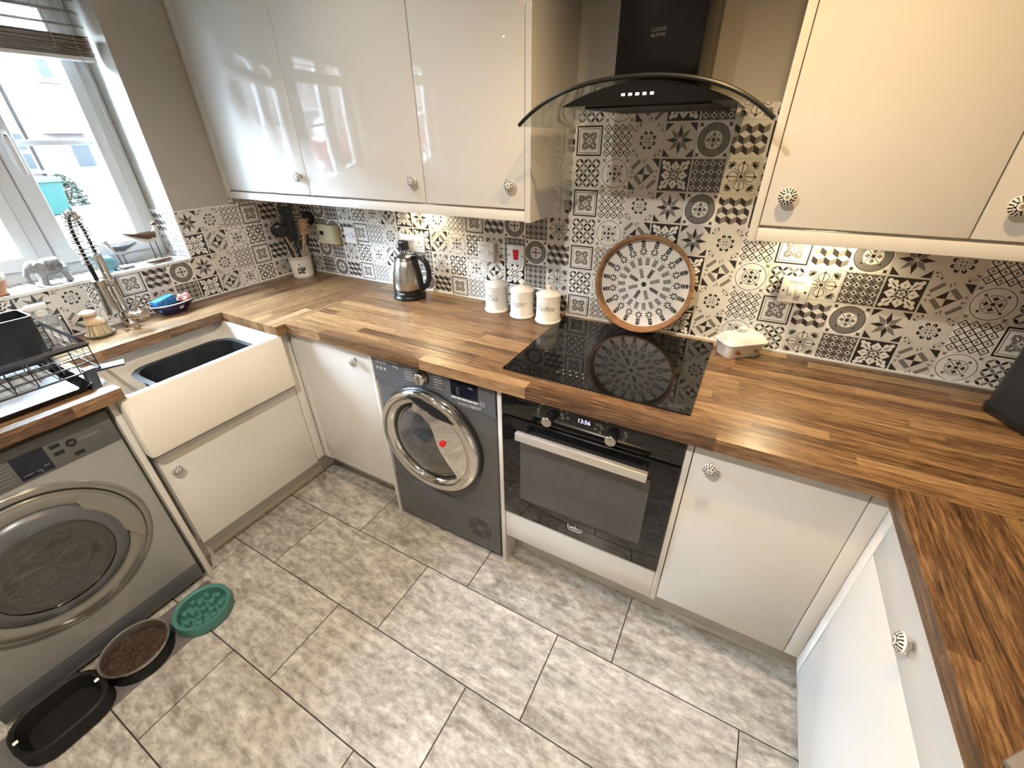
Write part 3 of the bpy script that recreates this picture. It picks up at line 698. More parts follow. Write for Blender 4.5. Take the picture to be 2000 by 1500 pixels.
g = G(); g.M = frame((1.351, YD-.004, .826), (1, 0, 0), (0, 0, 1))
g.lathe([(.030, 0), (.029, .004), (.026, .006)], 32, m=1); g.lathe([(.025, .006), (.0235, .024), (.021, .027), (.019, .0255), (0, .0245)], 32, m=0); part(c, 'program_dial', g, [M_chrome, M_black])
g = G(); g.M = frame((0, YD-.0046, 0), (1, 0, 0), (0, 0, 1))
for k in range(6):
    for s in (-1, 1): g.box(1.351+s*.068-.014*1.3, 1.351+s*.068+.014*1.3, .855-.0115*k-.0008, .855-.0115*k+.0008, 0, .0003)
g.box(1.122, 1.235, .8495, .8515, 0, .0003)
for k, x in enumerate((1.128, 1.147, 1.166)): g.faces([star4(x, .813, .008)] if k != 1 else ringq(x, .813, .004, .007, 14), .0002)
for a in range(6): g.faces(stroke([(1.430-.016*cos(a*pi/6*2), .806-.010*sin(a*pi/3)), (1.430+.016*cos(a*pi/3), .806+.010*sin(a*pi/3))], .001), .0003)
for k in range(5): g.box(1.474+.023*k, 1.494+.023*k, .777, .784, 0, .0003)
g.faces(ringq(1.603, .783, .0085, .010, 16), .0002)
part(c, 'panel_print', g, M_print, smooth=False)
FD = lambda x, z: frame((x, YD-.0050, z), (1, 0, 0), (0, 0, 1))
lettering(c, 'HOOVER', .0125, FD(1.124, .8385), M_print, 'LEFT'); lettering(c, '10kg', .015, FD(1.222, .836), M_print)
lettering(c, 'DYNAMIC', .0105, FD(1.548, .760), M_print, 'RIGHT'); lettering(c, 'NEXT', .018, FD(1.551, .760), M_print, 'LEFT', .1)
lettering(c, 'A B', .007, FD(1.603, .783), M_print)
part(c, 'display', G().box(1.475, 1.587, YD-.0062, YD-.003, .7905, .852), M_screen, smooth=False)
g = G(); g.M = frame((0, YD-.0064, 0), (1, 0, 0), (0, 0, 1)); g.box(1.553, 1.567, .836, .838, 0, .0002); g.box(1.548, 1.570, .832, .834, 0, .0002)
for k in range(4): g.box(1.500, 1.503, .798+.008*k, .802+.008*k, 0, .0002); g.box(1.508, 1.511, .798+.008*k, .802+.008*k, 0, .0002)
part(c, 'display_marks', g, M_printd, smooth=False)
g = G(); g.M = frame((1.555, YD-.0036, .143), (1, 0, 0), (0, 0, 1))
for r in (.022, .030, .038, .046, .054):
    for q in range(4): g.faces(ringq(0, 0, r-.0015, r+.0015, 12, q*pi/2+.12+.5, (q+1)*pi/2-.12+.5), 0)
part(c, 'vent_slots', g, M_dark, smooth=False)

# ------------------------------------------------------------------ washing machine (faces +x)
XW = 0.607
c = thing('washing_machine', 'silver front-loading washing machine under the window worktop', 'washing machine', (.3, -1.56, 0))
part(c, 'body', G().rbox(.03, XW, -1.858, -1.262, .02, .842, .010, 3), M_wash)
for x in (.10, .54):
    for y in (-1.82, -1.30): part(c, 'foot', G().cyl((x, y, 0), .02, .001, .022, 14), M_black)
part(c, 'control_panel', G().rbox(XW-.004, XW+.003, -1.857, -1.264, .728, .841, .002), M_washp)
part(c, 'kick_panel', G().rbox(XW-.004, XW+.002, -1.857, -1.264, .022, .098, .002), M_dryp)
Fw = frame((XW, -1.563, .452), (0, 1, 0), (0, 0, 1))
g = G(); g.M = Fw; g.lathe([(.262, 0), (.258, .006), (.248, .0095), (.240, .008)], 72, cap=False); part(c, 'door_surround', g, M_washr)
g = G(); g.M = Fw; g.lathe([(.2405, .002), (.2405, .0092), (.236, .0092)], 72, cap=False); part(c, 'door_seal', g, M_black)
g = G(); g.M = Fw; g.lathe([(.236, .004), (.236, .016), (.228, .022), (.205, .022), (.190, .016)], 72, cap=False); part(c, 'door_ring', g, M_washr)
g = G(); g.M = Fw; g.lathe([(.191, .012), (.182, .026), (.160, .034), (.146, .034)], 72, cap=False); part(c, 'door_inner_ring', g, M_dryp)
g = G(); g.M = Fw; g.lathe([(.147, .031), (.135, .036), (.105, .028), (.06, .020), (0, .017)], 56, cap=False); part(c, 'door_glass', g, mat('washer_glass', (0.02, 0.019, 0.018), .03, spec=1.0, coat=1.0))
hd = [(.236*cos(a)*.975, .236*sin(a)*.975) for a in [radians(-22+k*74/12) for k in range(13)]] + [(.12, .165), (.125, .13), (.135, .085), (.155, .035), (.182, -.03), (.196, -.062)]
g = G(); g.M = Fw; g.prism(hd, .0215, .0275); part(c, 'door_handle', g, M_washr)
part(c, 'display', G().box(XW+.002, XW+.0042, -1.502, -1.430, .735, .812), M_screen, smooth=False)
g = G(); g.M = frame((XW+.0044, 0, 0), (0, 1, 0), (0, 0, 1))
g.box(-1.495, -1.475, .7475, .7492, 0, .0002); g.box(-1.468, -1.455, .7475, .7492, 0, .0002); g.box(-1.449, -1.436, .7535, .7552, 0, .0002); g.box(-1.460, -1.454, .741, .743, 0, .0002)
for y, z, L in ((-1.356, .789, .05), (-1.360, .7845, .06)): g.box(y, y+L, z-.0008, z+.0008, -.001, .0002)
for k in range(7): g.box(-1.56+.004*(k % 2), -1.512, .81-.011*k, .8112-.011*k, -.001, .0002)
part(c, 'panel_print', g, M_printd, smooth=False)
for y, z, r in ((-1.407, .797, .012), (-1.406, .772, .010), (-1.367, .747, .010)):
    part(c, 'button', G().rbox(XW+.0015, XW+.0048, y-.012, y+.012, z-.006, z+.006, .0015), M_black)
g = G(); g.M = frame((XW+.0025, -1.372, .787), (0, 1, 0), (0, 0, 1)); g.lathe([(.013, 0), (.0125, .002), (0, .0022)], 24, m=0); g.box(-.006, .006, .002, .0035, .0022, .0025, 1); g.box(-.006, .006, -.0035, -.002, .0022, .0025, 1)
part(c, 'start_button', g, [M_black, M_printd])

# ------------------------------------------------------------------ cooker hood
c = thing('cooker_hood', 'black chimney cooker hood with a curved clear glass canopy', 'cooker hood', (1.964, -.2, 1.6))
CX = 1.964
def archz(dx): return 1.687-.6*dx*dx-4.5*dx**4
M_hood = mat('hood_black', (0.004, 0.004, 0.004), 0.18, spec=0.3)
part(c, 'chimney', G().rbox(1.858, 2.068, -.27, -.004, 1.680, ZC-.001, .002), M_hood)
xs_ = [-.197+.394*k/20 for k in range(21)]
pts = [(CX+.018+dx, 1.634+.044*(1-(dx/.197)**2)) for dx in xs_]
g = G(); g.M = frame((0, 0, 0), (1, 0, 0), (0, 0, 1)); g.prism(pts[::-1], .02, .445); part(c, 'canopy_body', g, M_hood)
part(c, 'filter_plate', G().box(1.83, 2.13, -.40, -.06, 1.630, 1.6338), M_blackm, smooth=False)
ax = [-.299+.598*k/36 for k in range(37)]
g = G(); g.M = frame((0, 0, 0), (1, 0, 0), (0, 0, 1))
top = [(CX+d, archz(d)+.003) for d in ax]; bot = [(CX+d, archz(d)-.003) for d in ax]
g.prism(top+bot[::-1], .03, .447)
M_hglass = thin_glass('hood_glass', (0.90, 0.93, 0.92))
part(c, 'glass_canopy', g, M_hglass)
g = G(); g.tube([(CX+d, -.449, archz(d)) for d in ax], .0048, 8)
part(c, 'canopy_edge', g, M_black)
g = G()
for k in range(5): g.box(1.9345+.0165*k, 1.9425+.0165*k, -.4462, -.4448, 1.6505, 1.6555)
part(c, 'control_lights', g, M_led, smooth=False)
for x in (1.905, 2.02, 2.135, 2.165): part(c, 'glass_bolt', G().lathe([(.007, 0), (.007, .004), (.003, .006), (0, .006)], 14, (x, -.20, archz(x-CX)+.002)), M_chrome)
lettering(c, 'COOKE\n&LEWIS', .0105, frame((1.960, -.2712, 1.789), (1, 0, 0), (0, 0, 1)), M_printdd)

# ------------------------------------------------------------------ sockets and switches on the tiles
def plate(name, x0, x1, z0, z1, label, cat='switch', back=.010):
    o = thing(name, label, cat, ((x0+x1)/2, -.005, z0)); part(o, 'face_plate', G().rbox(x0, x1, -back, -.0008, z0, z1, .0025), M_white)
    return o
def screws(o, x0, x1, z, y): part(o, 'screw', _scr(x0, z, y), M_ink); part(o, 'screw', _scr(x1, z, y), M_ink)
def _scr(x, z, y):
    g = G(); g.M = frame((x, y, z), (1, 0, 0), (0, 0, 1)); g.lathe([(.0034, 0), (.003, .0008), (0, .0008)], 12); return g
def spur(x, z, txt, label, back=.022):
    h = .0405; o = plate('fused_switch', x-h, x+h, z-h, z+h, label, back=back); screws(o, x-.030, x+.030, z-.002, -back)
    part(o, 'rocker', G().rbox(x+.004, x+.020, -back-.005, -back+.001, z-.015, z+.012, .0015), M_white)
    part(o, 'fuse_cover', G().rbox(x-.019, x-.004, -back-.0012, -back+.001, z-.014, z+.012, .0006), M_white)
    part(o, 'neon_slot', G().box(x-.0205, x-.0195, -back-.0005, -back+.001, z-.010, z+.010), M_ink, smooth=False)
    if txt: lettering(o, txt, .0062, frame((x, -back-.0004, z+.027), (1, 0, 0), (0, 0, 1)), M_ink)
    return o
spur(1.270, 1.139, 'WATER HEATER', 'white fused switch plate next to the red cooker switch')
spur(2.438, 1.134, 'COOKER HOOD', 'white fused switch plate on the tiles above the butter dish')
spur(.430, 1.139, '', 'white switch plate beside the cream heating thermostat', back=.012)
o = plate('cooker_switch', 1.376, 1.457, 1.099, 1.180, 'white cooker switch plate with a large red rocker', back=.016)
screws(o, 1.386, 1.447, 1.138, -.016)
g = G(); g.M = frame((1.418, -.016, 1.141), (1, 0, 0), (0, 0, 1)); g.loft([[(-.0125, .021, 0), (-.010, -.021, 0), (.010, -.021, 0), (.0125, .021, 0)][::1], [(-.011, .019, .007), (-.0085, -.019, .004), (.0085, -.019, .004), (.011, .019, .007)]]); part(o, 'rocker', g, M_red, smooth=False)
lettering(o, 'COOKER', .0055, frame((1.418, -.0163, 1.108), (1, 0, 0), (0, 0, 1)), M_ink)
o = plate('double_socket', .768, .919, 1.097, 1.175, 'white double mains socket on the tiles behind the kettle', 'socket', back=.010)
for x in (.842, .862): part(o, 'rocker', G().rbox(x-.009, x+.009, -.014, -.009, 1.148, 1.166, .001), M_white)
g = G()
for x in (.806, .888): g.box(x-.0025, x+.0025, -.0104, -.009, 1.138, 1.146); g.box(x-.014, x-.008, -.0104, -.009, 1.121, 1.1245); g.box(x+.008, x+.014, -.0104, -.009, 1.121, 1.1245)
part(o, 'pin_holes', g, M_ink, smooth=False)
o = thing('kettle_plug', 'black mains plug pushed into the double socket above the kettle', 'plug', (.806, -.03, 1.105))
g = G().rbox(.784, .828, -.046, -.0106, 1.103, 1.150, .009, 3); part(o, 'plug_body', g, M_black)
g = G().tube([(.806, -.035, 1.104), (.812, -.04, 1.06), (.84, -.035, .99), (.86, -.03, .93), (.88, -.035, .914)], .003, 8); part(o, 'cable', g, M_black)
o = thing('heating_control', 'cream heating control box with a small dark display on the corner tiles', 'thermostat', (.27, -.02, 1.086))
M_cream = mat('cream_plastic', (.62, .56, .38), .4)
part(o, 'housing', G().rbox(.205, .345, -.032, -.0008, 1.085, 1.183, .003), M_cream)
part(o, 'flap', G().rbox(.262, .330, -.036, -.031, 1.088, 1.180, .002), M_cream)
for k in range(3): part(o, 'ridge', G().rbox(.331+.006*k, .334+.006*k, -.035, -.0008, 1.087, 1.181, .001), M_cream)
part(o, 'display', G().box(.222, .252, -.0328, -.0318, 1.130, 1.150), M_screen, smooth=False)

# ------------------------------------------------------------------ kettle
kx, ky = .892, -.120
c = thing('kettle', 'brushed steel jug kettle with black base and loop handle', 'kettle', (kx, ky, .9102))
K0 = .9102
part(c, 'power_base', G().lathe([(0, .0), (.074, .0), (.077, .006), (.077, .014), (.073, .019), (0, .02)], 40, (kx, ky, K0)), M_black)
b = part(c, 'base_ring', G().lathe([(.066, .019), (.071, .022), (.0725, .048), (.0705, .050)], 40, (kx, ky, K0)), M_black)
part(c, 'body', G().lathe([(.0705, .050), (.072, .056), (.0705, .085), (.065, .118), (.057, .150), (.049, .176), (.0465, .180)], 48, (kx, ky, K0)), M_steel)
part(c, 'lid', G().lathe([(.0465, .180), (.045, .186), (.038, .196), (.024, .204), (.010, .207), (0, .2075)], 40, (kx, ky, K0)), mat('lid_steel', (.25, .25, .25), .25, metal=1))
ha = radians(8); hx, hy = cos(ha), sin(ha)
H = [(.036, .194), (.062, .202), (.090, .192), (.110, .168), (.119, .135), (.116, .100), (.103, .070), (.084, .054), (.066, .050)]
g = G().tube([(kx+r*hx, ky+r*hy, K0+z) for r, z in H], [.010, .012, .0125, .0125, .0125, .0125, .0125, .012, .010], 12); part(c, 'handle', g, M_black)
g = G().tube([(kx+r*hx, ky+r*hy, K0+z) for r, z in [(.050, .188), (.060, .150), (.068, .110), (.072, .060)]], .011, 10); part(c, 'handle_root', g, M_black)
ta = radians(-78)
lettering(c, 'Swan', .012, frame((kx+.0732*cos(ta), ky+.0732*sin(ta), K0+.036), (-sin(ta), cos(ta), 0), (0, 0, 1)), M_print, bend=.0732)
sa = radians(152)
g = G().loft([[(kx+(r+dr)*cos(sa+da), ky+(r+dr)*sin(sa+da), K0+z) for dr, da in ((0, -.28), (.016*f, 0), (0, .28), (-.004, 0))] for r, z, f in ((.063, .125, .3), (.055, .150, .9), (.047, .176, 1.6))]); part(c, 'spout', g, M_steel)

# ------------------------------------------------------------------ canisters
def canister(x, y, txt):
    c = thing('canister', 'white ceramic storage canister with %s written in script' % txt, 'canister', (x, y, .9102), group='ceramic canisters by the hob')
    z = .9102
    part(c, 'body', G().lathe([(0, 0), (.052, 0), (.0545, .004), (.0535, .010), (.0505, .014), (.0512, .017), (.0495, .022), (.0490, .10), (.0500, .106), (.0480, .108), (0, .108)], 44, (x, y, z)), M_porc)
    l = part(c, 'lid', G().lathe([(.0490, .1082), (.0515, .111), (.0515, .115), (.046, .120), (.030, .127), (.014, .130), (0, .1305)], 44, (x, y, z)), M_porc)
    part(l, 'lid_knob', G().lathe([(.008, .129), (.0065, .136), (.011, .143), (.012, .148), (.008, .153), (0, .154)], 24, (x, y, z)), M_porc)
    a = radians(-84); r = .0502
    lettering(c, txt, .034 if len(txt) < 5 else .030, frame((x+r*cos(a), y+r*sin(a), z+.066), (-sin(a), cos(a), 0), (0, 0, 1)), M_printd, shear=.35, bend=r)
for x, y, t in ((1.357, -.082, 'Tea'), (1.488, -.092, 'Sugar'), (1.612, -.098, 'Coffee')): canister(x, y, t)

# ------------------------------------------------------------------ round tray leaning on the tiles
c = thing('round_tray', 'round wooden tray painted white with a black leaf and flower mandala', 'tray', (1.968, -.05, .917))
ti = .085; R0 = .1765
FTR = frame((1.968, -.045, .9165+R0*cos(ti)+.004), (1, 0, 0), (0, sin(ti), cos(ti)))
g = G(); g.M = FTR; g.lathe([(0, -.012), (.160, -.012), (.171, -.010), (R0, .012), (R0+.0005, .024), (R0-.003, .0275), (R0-.010, .0265), (R0-.013, .018), (R0-.018, -.004), (R0-.019, -.005)], 72); part(c, 'rim', g, M_woodrim)
g = G(); g.M = FTR; g.lathe([(R0-.016, -.0015), (R0-.0185, -.004), (0, -.004)], 64, cap=False); part(c, 'enamel', g, M_enamel)
g = G(); g.M = FTR; z = -.0036; Rr = .158; P = [disc(0, 0, .009, 18)] + ringq(0, 0, .0985, .0992, 60)
def sprig(a, r0, r1, n, wl, wd, curl=.75):
    o = []
    o += stroke([(r0*cos(a), r0*sin(a)), (r1*cos(a), r1*sin(a))], .0012)
    for k in range(n):
        rr_ = r0+(r1-r0)*(k+.5)/n
        for s in (-1, 1):
            b = a+s*curl; x, y = rr_*cos(a), rr_*sin(a); o.append(leaf(x, y, x+wl*cos(b), y+wl*sin(b), wd, n=4))
    return o
for k in range(19):
    a = 2*pi*k/19+.08; fx, fy = .116*cos(a), .116*sin(a)
    for q in range(7): b = a+pi+(q-3)*.86; P.append(leaf(fx+.004*cos(b), fy+.004*sin(b), fx+.0145*cos(b), fy+.0145*sin(b), .0030, n=4))
    P += sprig(a, .125, .149, 3, .0120, .0029, .72); P.append(leaf(.147*cos(a), .147*sin(a), .158*cos(a), .158*sin(a), .0030, n=4))
    P += sprig(a+.16, .068, .094, 4, .0085, .0024, 1.25)
for k in range(8):
    a = 2*pi*k/8+.35; P += sprig(a, .022, .056, 5, .012 if k % 2 else .008, .0023, .6 if k % 2 else 1.2)
g.faces(P, z); part(c, 'painted_leaves', g, M_ink, smooth=False)

# ------------------------------------------------------------------ butter dish
ba = radians(39)
c = thing('butter_dish', 'white lidded butter dish with painted robins beside the hob', 'butter dish', (2.327, -.082, .9102), rz=ba)
def RR(hx, hy, r, z): return rr(-hx, hx, -hy, hy, r, z, 4)
part(c, 'dish', G().loft([RR(.060, .031, .014, 0), RR(.064, .034, .016, .004), RR(.071, .042, .02, .046), RR(.074, .045, .02, .049), RR(.074, .045, .02, .051)]), M_porc, world=False)
l = part(c, 'lid', G().loft([RR(.077, .048, .022, .0515), RR(.078, .049, .022, .055), RR(.075, .046, .022, .060), RR(.062, .034, .02, .077), RR(.050, .024, .016, .082), RR(.02, .01, .008, .084)]), M_porc, world=False)
part(l, 'lid_knob', G().loft([[(x*.6, y*.7, z) for x, y, z in RR(.012, .010, .006, .083)], RR(.010, .007, .005, .090), RR(.016, .011, .008, .096), RR(.010, .007, .005, .101)]), M_porc, world=False)
g = G(); g.M = frame((0, -.0415, .025), (1, 0, 0), (0, -.20, 1))
def bird2d(x, y, s, body, wing, z):
    g.faces([place([(-.5, .1), (-.42, .32), (-.2, .42), (.05, .3), (.3, .0), (.95, -.45), (.55, -.38), (.2, -.42), (-.15, -.42), (-.42, -.2)], x, y, 0, s)], z, body)
    g.faces([place([(-.05, .2), (.25, .05), (.7, -.35), (.2, -.2), (-.05, -.05)], x, y, 0, s)], z+.0003, wing)
bird2d(-.033, .002, .021, 0, 1, .0012); bird2d(.036, .0, -.017, 2, 2, .0012)
g.faces([disc(-.005, .014, .0018, 8), disc(.012, -.014, .0015, 8), disc(.02, .016, .0015, 8)], .0012, 1)
part(c, 'painted_birds', g, [mat('robin_red', (.42, .12, .05), .3), mat('bird_slate', (.06, .07, .10), .3), mat('wren_brown', (.30, .14, .05), .3)], world=False, smooth=False)

# ------------------------------------------------------------------ utensil pot and utensils
px_, py_ = .118, -.117
c = thing('utensil_pot', 'white ceramic utensil pot with a dark botanical print in the corner', 'pot', (px_, py_, .9102))
part(c, 'pot', G().lathe([(0, 0), (.050, 0), (.054, .004), (.0555, .05), (.059, .110), (.061, .116), (.0585, .117), (.052, .02), (0, .016)], 44, (px_, py_, .9102)), M_porc)
g = G(); pa = radians(-42)
def onpot(u, v, r): a = pa+u/.057; return (px_+r*cos(a), py_+r*sin(a), .9102+v)
def podraw(polys):
    for p in polys:
        s_ = sum(p[i][0]*p[(i+1) % len(p)][1]-p[(i+1) % len(p)][0]*p[i][1] for i in range(len(p)))
        if s_ < 0: p = p[::-1]
        g.add([onpot(u, v, .0552+v*.045) for u, v in p], [tuple(range(len(p)))], 0)
rp = random.Random(5)
for k in range(16): 
    a = rp.uniform(0, 2*pi); r = rp.uniform(0, .018); podraw([leaf(r*cos(a), .058+r*sin(a), r*cos(a)+.010*cos(a), .058+r*sin(a)+.010*sin(a), .0035, n=4)])
podraw([leaf(.0, .040, .020, .030, .005, n=4), leaf(-.002, .040, -.020, .030, .005, n=4), leaf(0, .045, .024, .046, .004, n=4)])
podraw(stroke([(0, .058), (0, .026)], .002))
for z0_ in (.008, .106):
    for k in range(18): podraw([[(-.085+.0098*k, z0_), (-.079+.0098*k, z0_), (-.079+.0098*k, z0_+.003), (-.085+.0098*k, z0_+.003)]])
part(c, 'botanical_print', g, M_ink, smooth=False)
def uten(name, label, b, t, g2, mats, cat='utensil'):
    g = G(); single(name, label, cat, g2, mats, b, group='kitchen utensils in the pot')
def rod(b, t, r0, r1, m=0): return G().tube([b, tuple((b[i]+t[i])/2 for i in range(3)), t], [r0, (r0+r1)/2, r1], 10, m)
bz = .932
UV = (.57, .82, 0)
g = rod((.112, -.125, bz), (.090, -.158, 1.13), .005, .004); g.M = frame((.084, -.166, 1.163), UV, (-.25, -.3, .80)); g.ball((0, 0, 0), (.043, .036, .012), 24); g.M = I4
uten('serving_spoon', 'black oval serving spoon leaning out of the pot towards the window', (.112, -.125, bz), 0, g, M_black)
g = rod((.12, -.108, bz), (.105, -.108, 1.13), .006, .005); g.M = frame((.100, -.113, 1.195), UV, (-.055, -.075, 1)); g.rbox(-.026, .026, -.085, .080, -.002, .002, .0018, 2); g.M = I4
uten('spatula', 'wide dark blue-black spatula standing in the pot', (.12, -.108, bz), 0, g, mat('blue_black_plastic', (.008, .013, .024), .4))
g = rod((.125, -.10, bz), (.150, -.040, 1.17), .006, .005); g.M = frame((.153, -.030, 1.207), UV, (.05, 0, 1)); g.ball((0, 0, 0), (.032, .037, .015), 20); g.M = I4
uten('ladle', 'black ladle head behind the wooden honeycomb utensil', (.125, -.10, bz), 0, g, M_black)
g = rod((.128, -.118, bz), (.156, -.082, 1.135), .0065, .0055); g.M = frame((.162, -.074, 1.175), UV, (.06, .04, 1))
g.ball((0, 0, 0), (.024, .042, .012), 18)
for i_ in range(4):
    for j_ in range(6): g.ball((-.019+.0127*i_+(.004 if j_ % 2 else -.002), -.034+.0135*j_, .0075), (.0066, .0066, .0068), 8)
g.M = I4
uten('wooden_masher', 'pale wooden utensil with a honeycomb head in the pot', (.128, -.118, bz), 0, g, M_palewood)
g = rod((.100, -.115, bz), (.095, -.119, 1.04), .0055, .005); g.tube([(.095, -.119, 1.04), (.074, -.142, 1.140)], .0045, 8, 0)
uten('wooden_spoon', 'slim wooden-handled utensil leaning behind the black serving spoon', (.100, -.115, bz), 0, g, M_palewood)
g = rod((.150, -.106, bz), (.171, -.094, 1.082), .007, .007)
uten('steel_utensil_handle', 'short polished steel handle poking out of the utensil pot', (.150, -.106, bz), 0, g, M_steel)

# ------------------------------------------------------------------ black appliance in the right corner
c = thing('coffee_machine', 'black rounded countertop appliance with a copper band in the corner', 'appliance', (3.10, -.17, .9102))
ca = radians(24)
def RB(hx, hy, r, z, dx=0): return [(3.10+dx+x*cos(ca)-y*sin(ca), -.165+x*sin(ca)+y*cos(ca), .9102+z) for x, y, _ in rr(-hx, hx, -hy, hy, r, 0, 6)]
part(c, 'base', G().loft([RB(.140, .100, .05, .0), RB(.146, .106, .055, .006), RB(.146, .106, .055, .018)]), M_black)
part(c, 'body', G().loft([RB(.140, .100, .05, .018), RB(.142, .102, .05, .05), RB(.140, .100, .05, .24), RB(.12, .08, .05, .27), RB(.05, .04, .03, .275)]), mat('black_satin', (.016, .020, .028), .42))
_gc = G(); _gc.M = Matrix.Translation((3.10, -.165, .9102)) @ Matrix.Rotation(ca, 4, 'Z'); _gc.rbox(-.147, -.136, -.060, -.036, .020, .235, .003)
part(c, 'copper_band', _gc, mat('copper', (.62, .30, .20), .2, metal=1))
_gt = G(); _gt.M = Matrix.Translation((2.885, -1.165, 0)) @ Matrix.Rotation(radians(45.8), 4, 'Z'); _gt.rbox(-.125, .125, -.15, .15, .9102, .922, .004)
single('grey_tray', 'plain grey tray lying on the oak worktop return', 'tray', _gt, mat('grey_slate', (.17, .16, .15), .6), (2.885, -1.165, .9102))

# ------------------------------------------------------------------ tap
tx, ty = .117, -.948
c = thing('kitchen_tap', 'chrome spring-neck kitchen tap behind the sink', 'tap', (tx, ty, .9102))
part(c, 'base', G().lathe([(0, 0), (.027, 0), (.027, .004), (.024, .007), (.024, .075), (.022, .080), (0, .080)], 28, (tx, ty, .9102)), M_chrome)
part(c, 'column', G().cyl((tx, ty, .9102), .0140, .078, .300, 18), M_chrome)
g = G().tube([(tx+.015, ty+.010, .965), (tx+.060, ty+.028, .968)], .018, 16); g.tube([(tx+.060, ty+.028, .968), (tx+.075, ty+.034, .969)], [.021, .020], 18); part(c, 'valve', g, M_chrome)
part(c, 'lever', G().tube([(tx+.04, ty+.02, .98), (tx+.035, ty+.045, 1.045)], [.005, .004], 10), M_chrome)
hx2, hy2 = .175, -1.000                                   # spray head position
dirv = Vector((hx2-tx, hy2-ty, 0)); dl = dirv.length; dirv.normalize()
def loop(t):                                              # column top -> over -> spray head
    a = pi*t; return Vector((tx, ty, 0)) + dirv*(dl/2*(1-cos(a))) + Vector((0, 0, 1.270+.085*sin(a)))
path = [Vector((tx, ty, 1.20+.07*k/6)) for k in range(6)] + [loop(k/24) for k in range(25)] + [Vector((hx2, hy2, 1.27-.08*k/7)) for k in range(1, 8)]
part(c, 'hose', G().tube(path, .0055, 10), M_blackm)
def coil(path, r, turns, n=14):
    out = []; N = turns*n; L = len(path)-1
    for k in range(N+1):
        t = k/N*L; i = min(int(t), L-1); p = path[i].lerp(path[i+1], t-i); tg = (path[i+1]-path[i]).normalized()
        sd = Vector((-dirv.y, dirv.x, 0)); up = sd.cross(tg).normalized(); a = 2*pi*k/n; out.append(p+sd*(r*cos(a))+up*(r*sin(a)))
    return out
part(c, 'spring', G().tube(coil(path, .0160, 32), .0022, 6), M_chrome)
part(c, 'hose_lower', G().tube([(hx2, hy2, 1.19), (hx2, hy2, 1.13)], .007, 12), M_blackm)
part(c, 'spray_head', G().lathe([(0, 1.0), (.022, 1.0), (.023, 1.006), (.019, 1.06), (.017, 1.10), (.021, 1.104), (.021, 1.130), (.012, 1.133), (0, 1.133)], 24, (hx2, hy2, 0)), M_steel)
part(c, 'bracket', G().tube([(tx, ty, 1.115), ((tx+hx2)/2, (ty+hy2)/2, 1.118), (hx2, hy2, 1.115)], .0045, 8), M_chrome)
g = G(); g.lathe([(.015, -.012), (.0165, -.01), (.0165, .01), (.015, .012)], 20, (tx, ty, 1.10)); part(c, 'collar', g, M_chrome)

# ------------------------------------------------------------------ blue bowl with sponge and scrubber
bx, by = .085, -.768
c = thing('sponge_bowl', 'small navy blue glazed bowl with white flowers beside the tap', 'bowl', (bx, by, .9102))
M_navy = mat('navy_glaze', (.006, .010, .07), .12, coat=.4)
g = G().lathe([(0, 0), (.030, 0), (.038, .004), (.056, .024), (.066, .046)], 40, (bx, by, .9102), m=0, sx=.72, sy=1.28); g.lathe([(.066, .046), (.0665, .049), (.064, .050), (.052, .026), (.03, .008), (0, .006)], 40, (bx, by, .9102), mf=lambda i, k: 1 if i < 2 else 2, sx=.72, sy=1.28)
part(c, 'bowl', g, [M_navy, M_porc, M_dark])
g = G(); g.M = frame((bx+.0475, by+.012, .9102+.030), (0, 1, 0), (.52, 0, .85)); g.faces([disc(.006*cos(2*pi*k/5), .006*sin(2*pi*k/5), .0035, 8) for k in range(5)], 0); part(c, 'flower_print', g, M_print, smooth=False)
M_sponge = noise_mat('sponge_blue', (60, 60, 60), [(.35, (.02, .12, .42)), (.6, (.06, .28, .68)), (.8, (.35, .6, .85))], rough=.9, bump=.6)
g = G(); g.M = Matrix.Translation((.085, -.795, .957)) @ Matrix.Rotation(radians(12), 4, 'Z') @ Matrix.Rotation(radians(8), 4, 'X'); g.rbox(-.020, .020, -.043, .043, -.020, .030, .004, 2)
single('sponge', 'bright blue washing-up sponge in the navy bowl', 'sponge', g, M_sponge, (.085, -.795, .935))
M_scrub = noise_mat('cloth_pink', (40, 40, 40), [(.4, (.80, .78, .78)), (.58, (.70, .15, .18)), (.7, (.82, .80, .80))], rough=.9)
g = G()
for k in range(7): g.ball((.085+rp.uniform(-.014, .014), -.715+rp.uniform(-.016, .016), .952+rp.uniform(-.006, .022)), rp.uniform(.012, .018), 10)
o = single('dish_cloth', 'crumpled red and white cloth in the navy bowl beside the sponge', 'cloth', g, M_scrub, (.085, -.715, .935))
md = o.modifiers.new('r', 'REMESH'); md.mode = 'VOXEL'; md.voxel_size = .0025; md.use_smooth_shade = True

# ------------------------------------------------------------------ dish brush on its dish, soap bottle
bx, by = .098, -1.048
M_grass = mat('pale_green_glaze', (.50, .56, .50), .15)
single('brush_dish', 'small pale green dish under the wooden dish brush', 'dish', G().lathe([(0, 0), (.028, 0), (.036, .003), (.046, .012), (.0465, .014), (.044, .0135), (.034, .006), (0, .005)], 36, (bx, by, .9102)), M_grass, (bx, by, .9102))
c = thing('dish_brush', 'palm-shaped wooden dish brush with pale bristles on the green dish', 'brush', (bx, by, .917))
g = G(); rb = random.Random(9)
for k in range(320):
    a = rb.uniform(0, 2*pi); r = .027*sqrt(rb.random()); s = 1.5
    g.tube([(bx+r*cos(a), by+r*sin(a), .962), (bx+r*s*cos(a), by+r*s*sin(a), .9195+.004*rb.random())], .0015, 4)
part(c, 'bristles', g, mat('bristle', (.62, .52, .34), .8), kind='stuff')
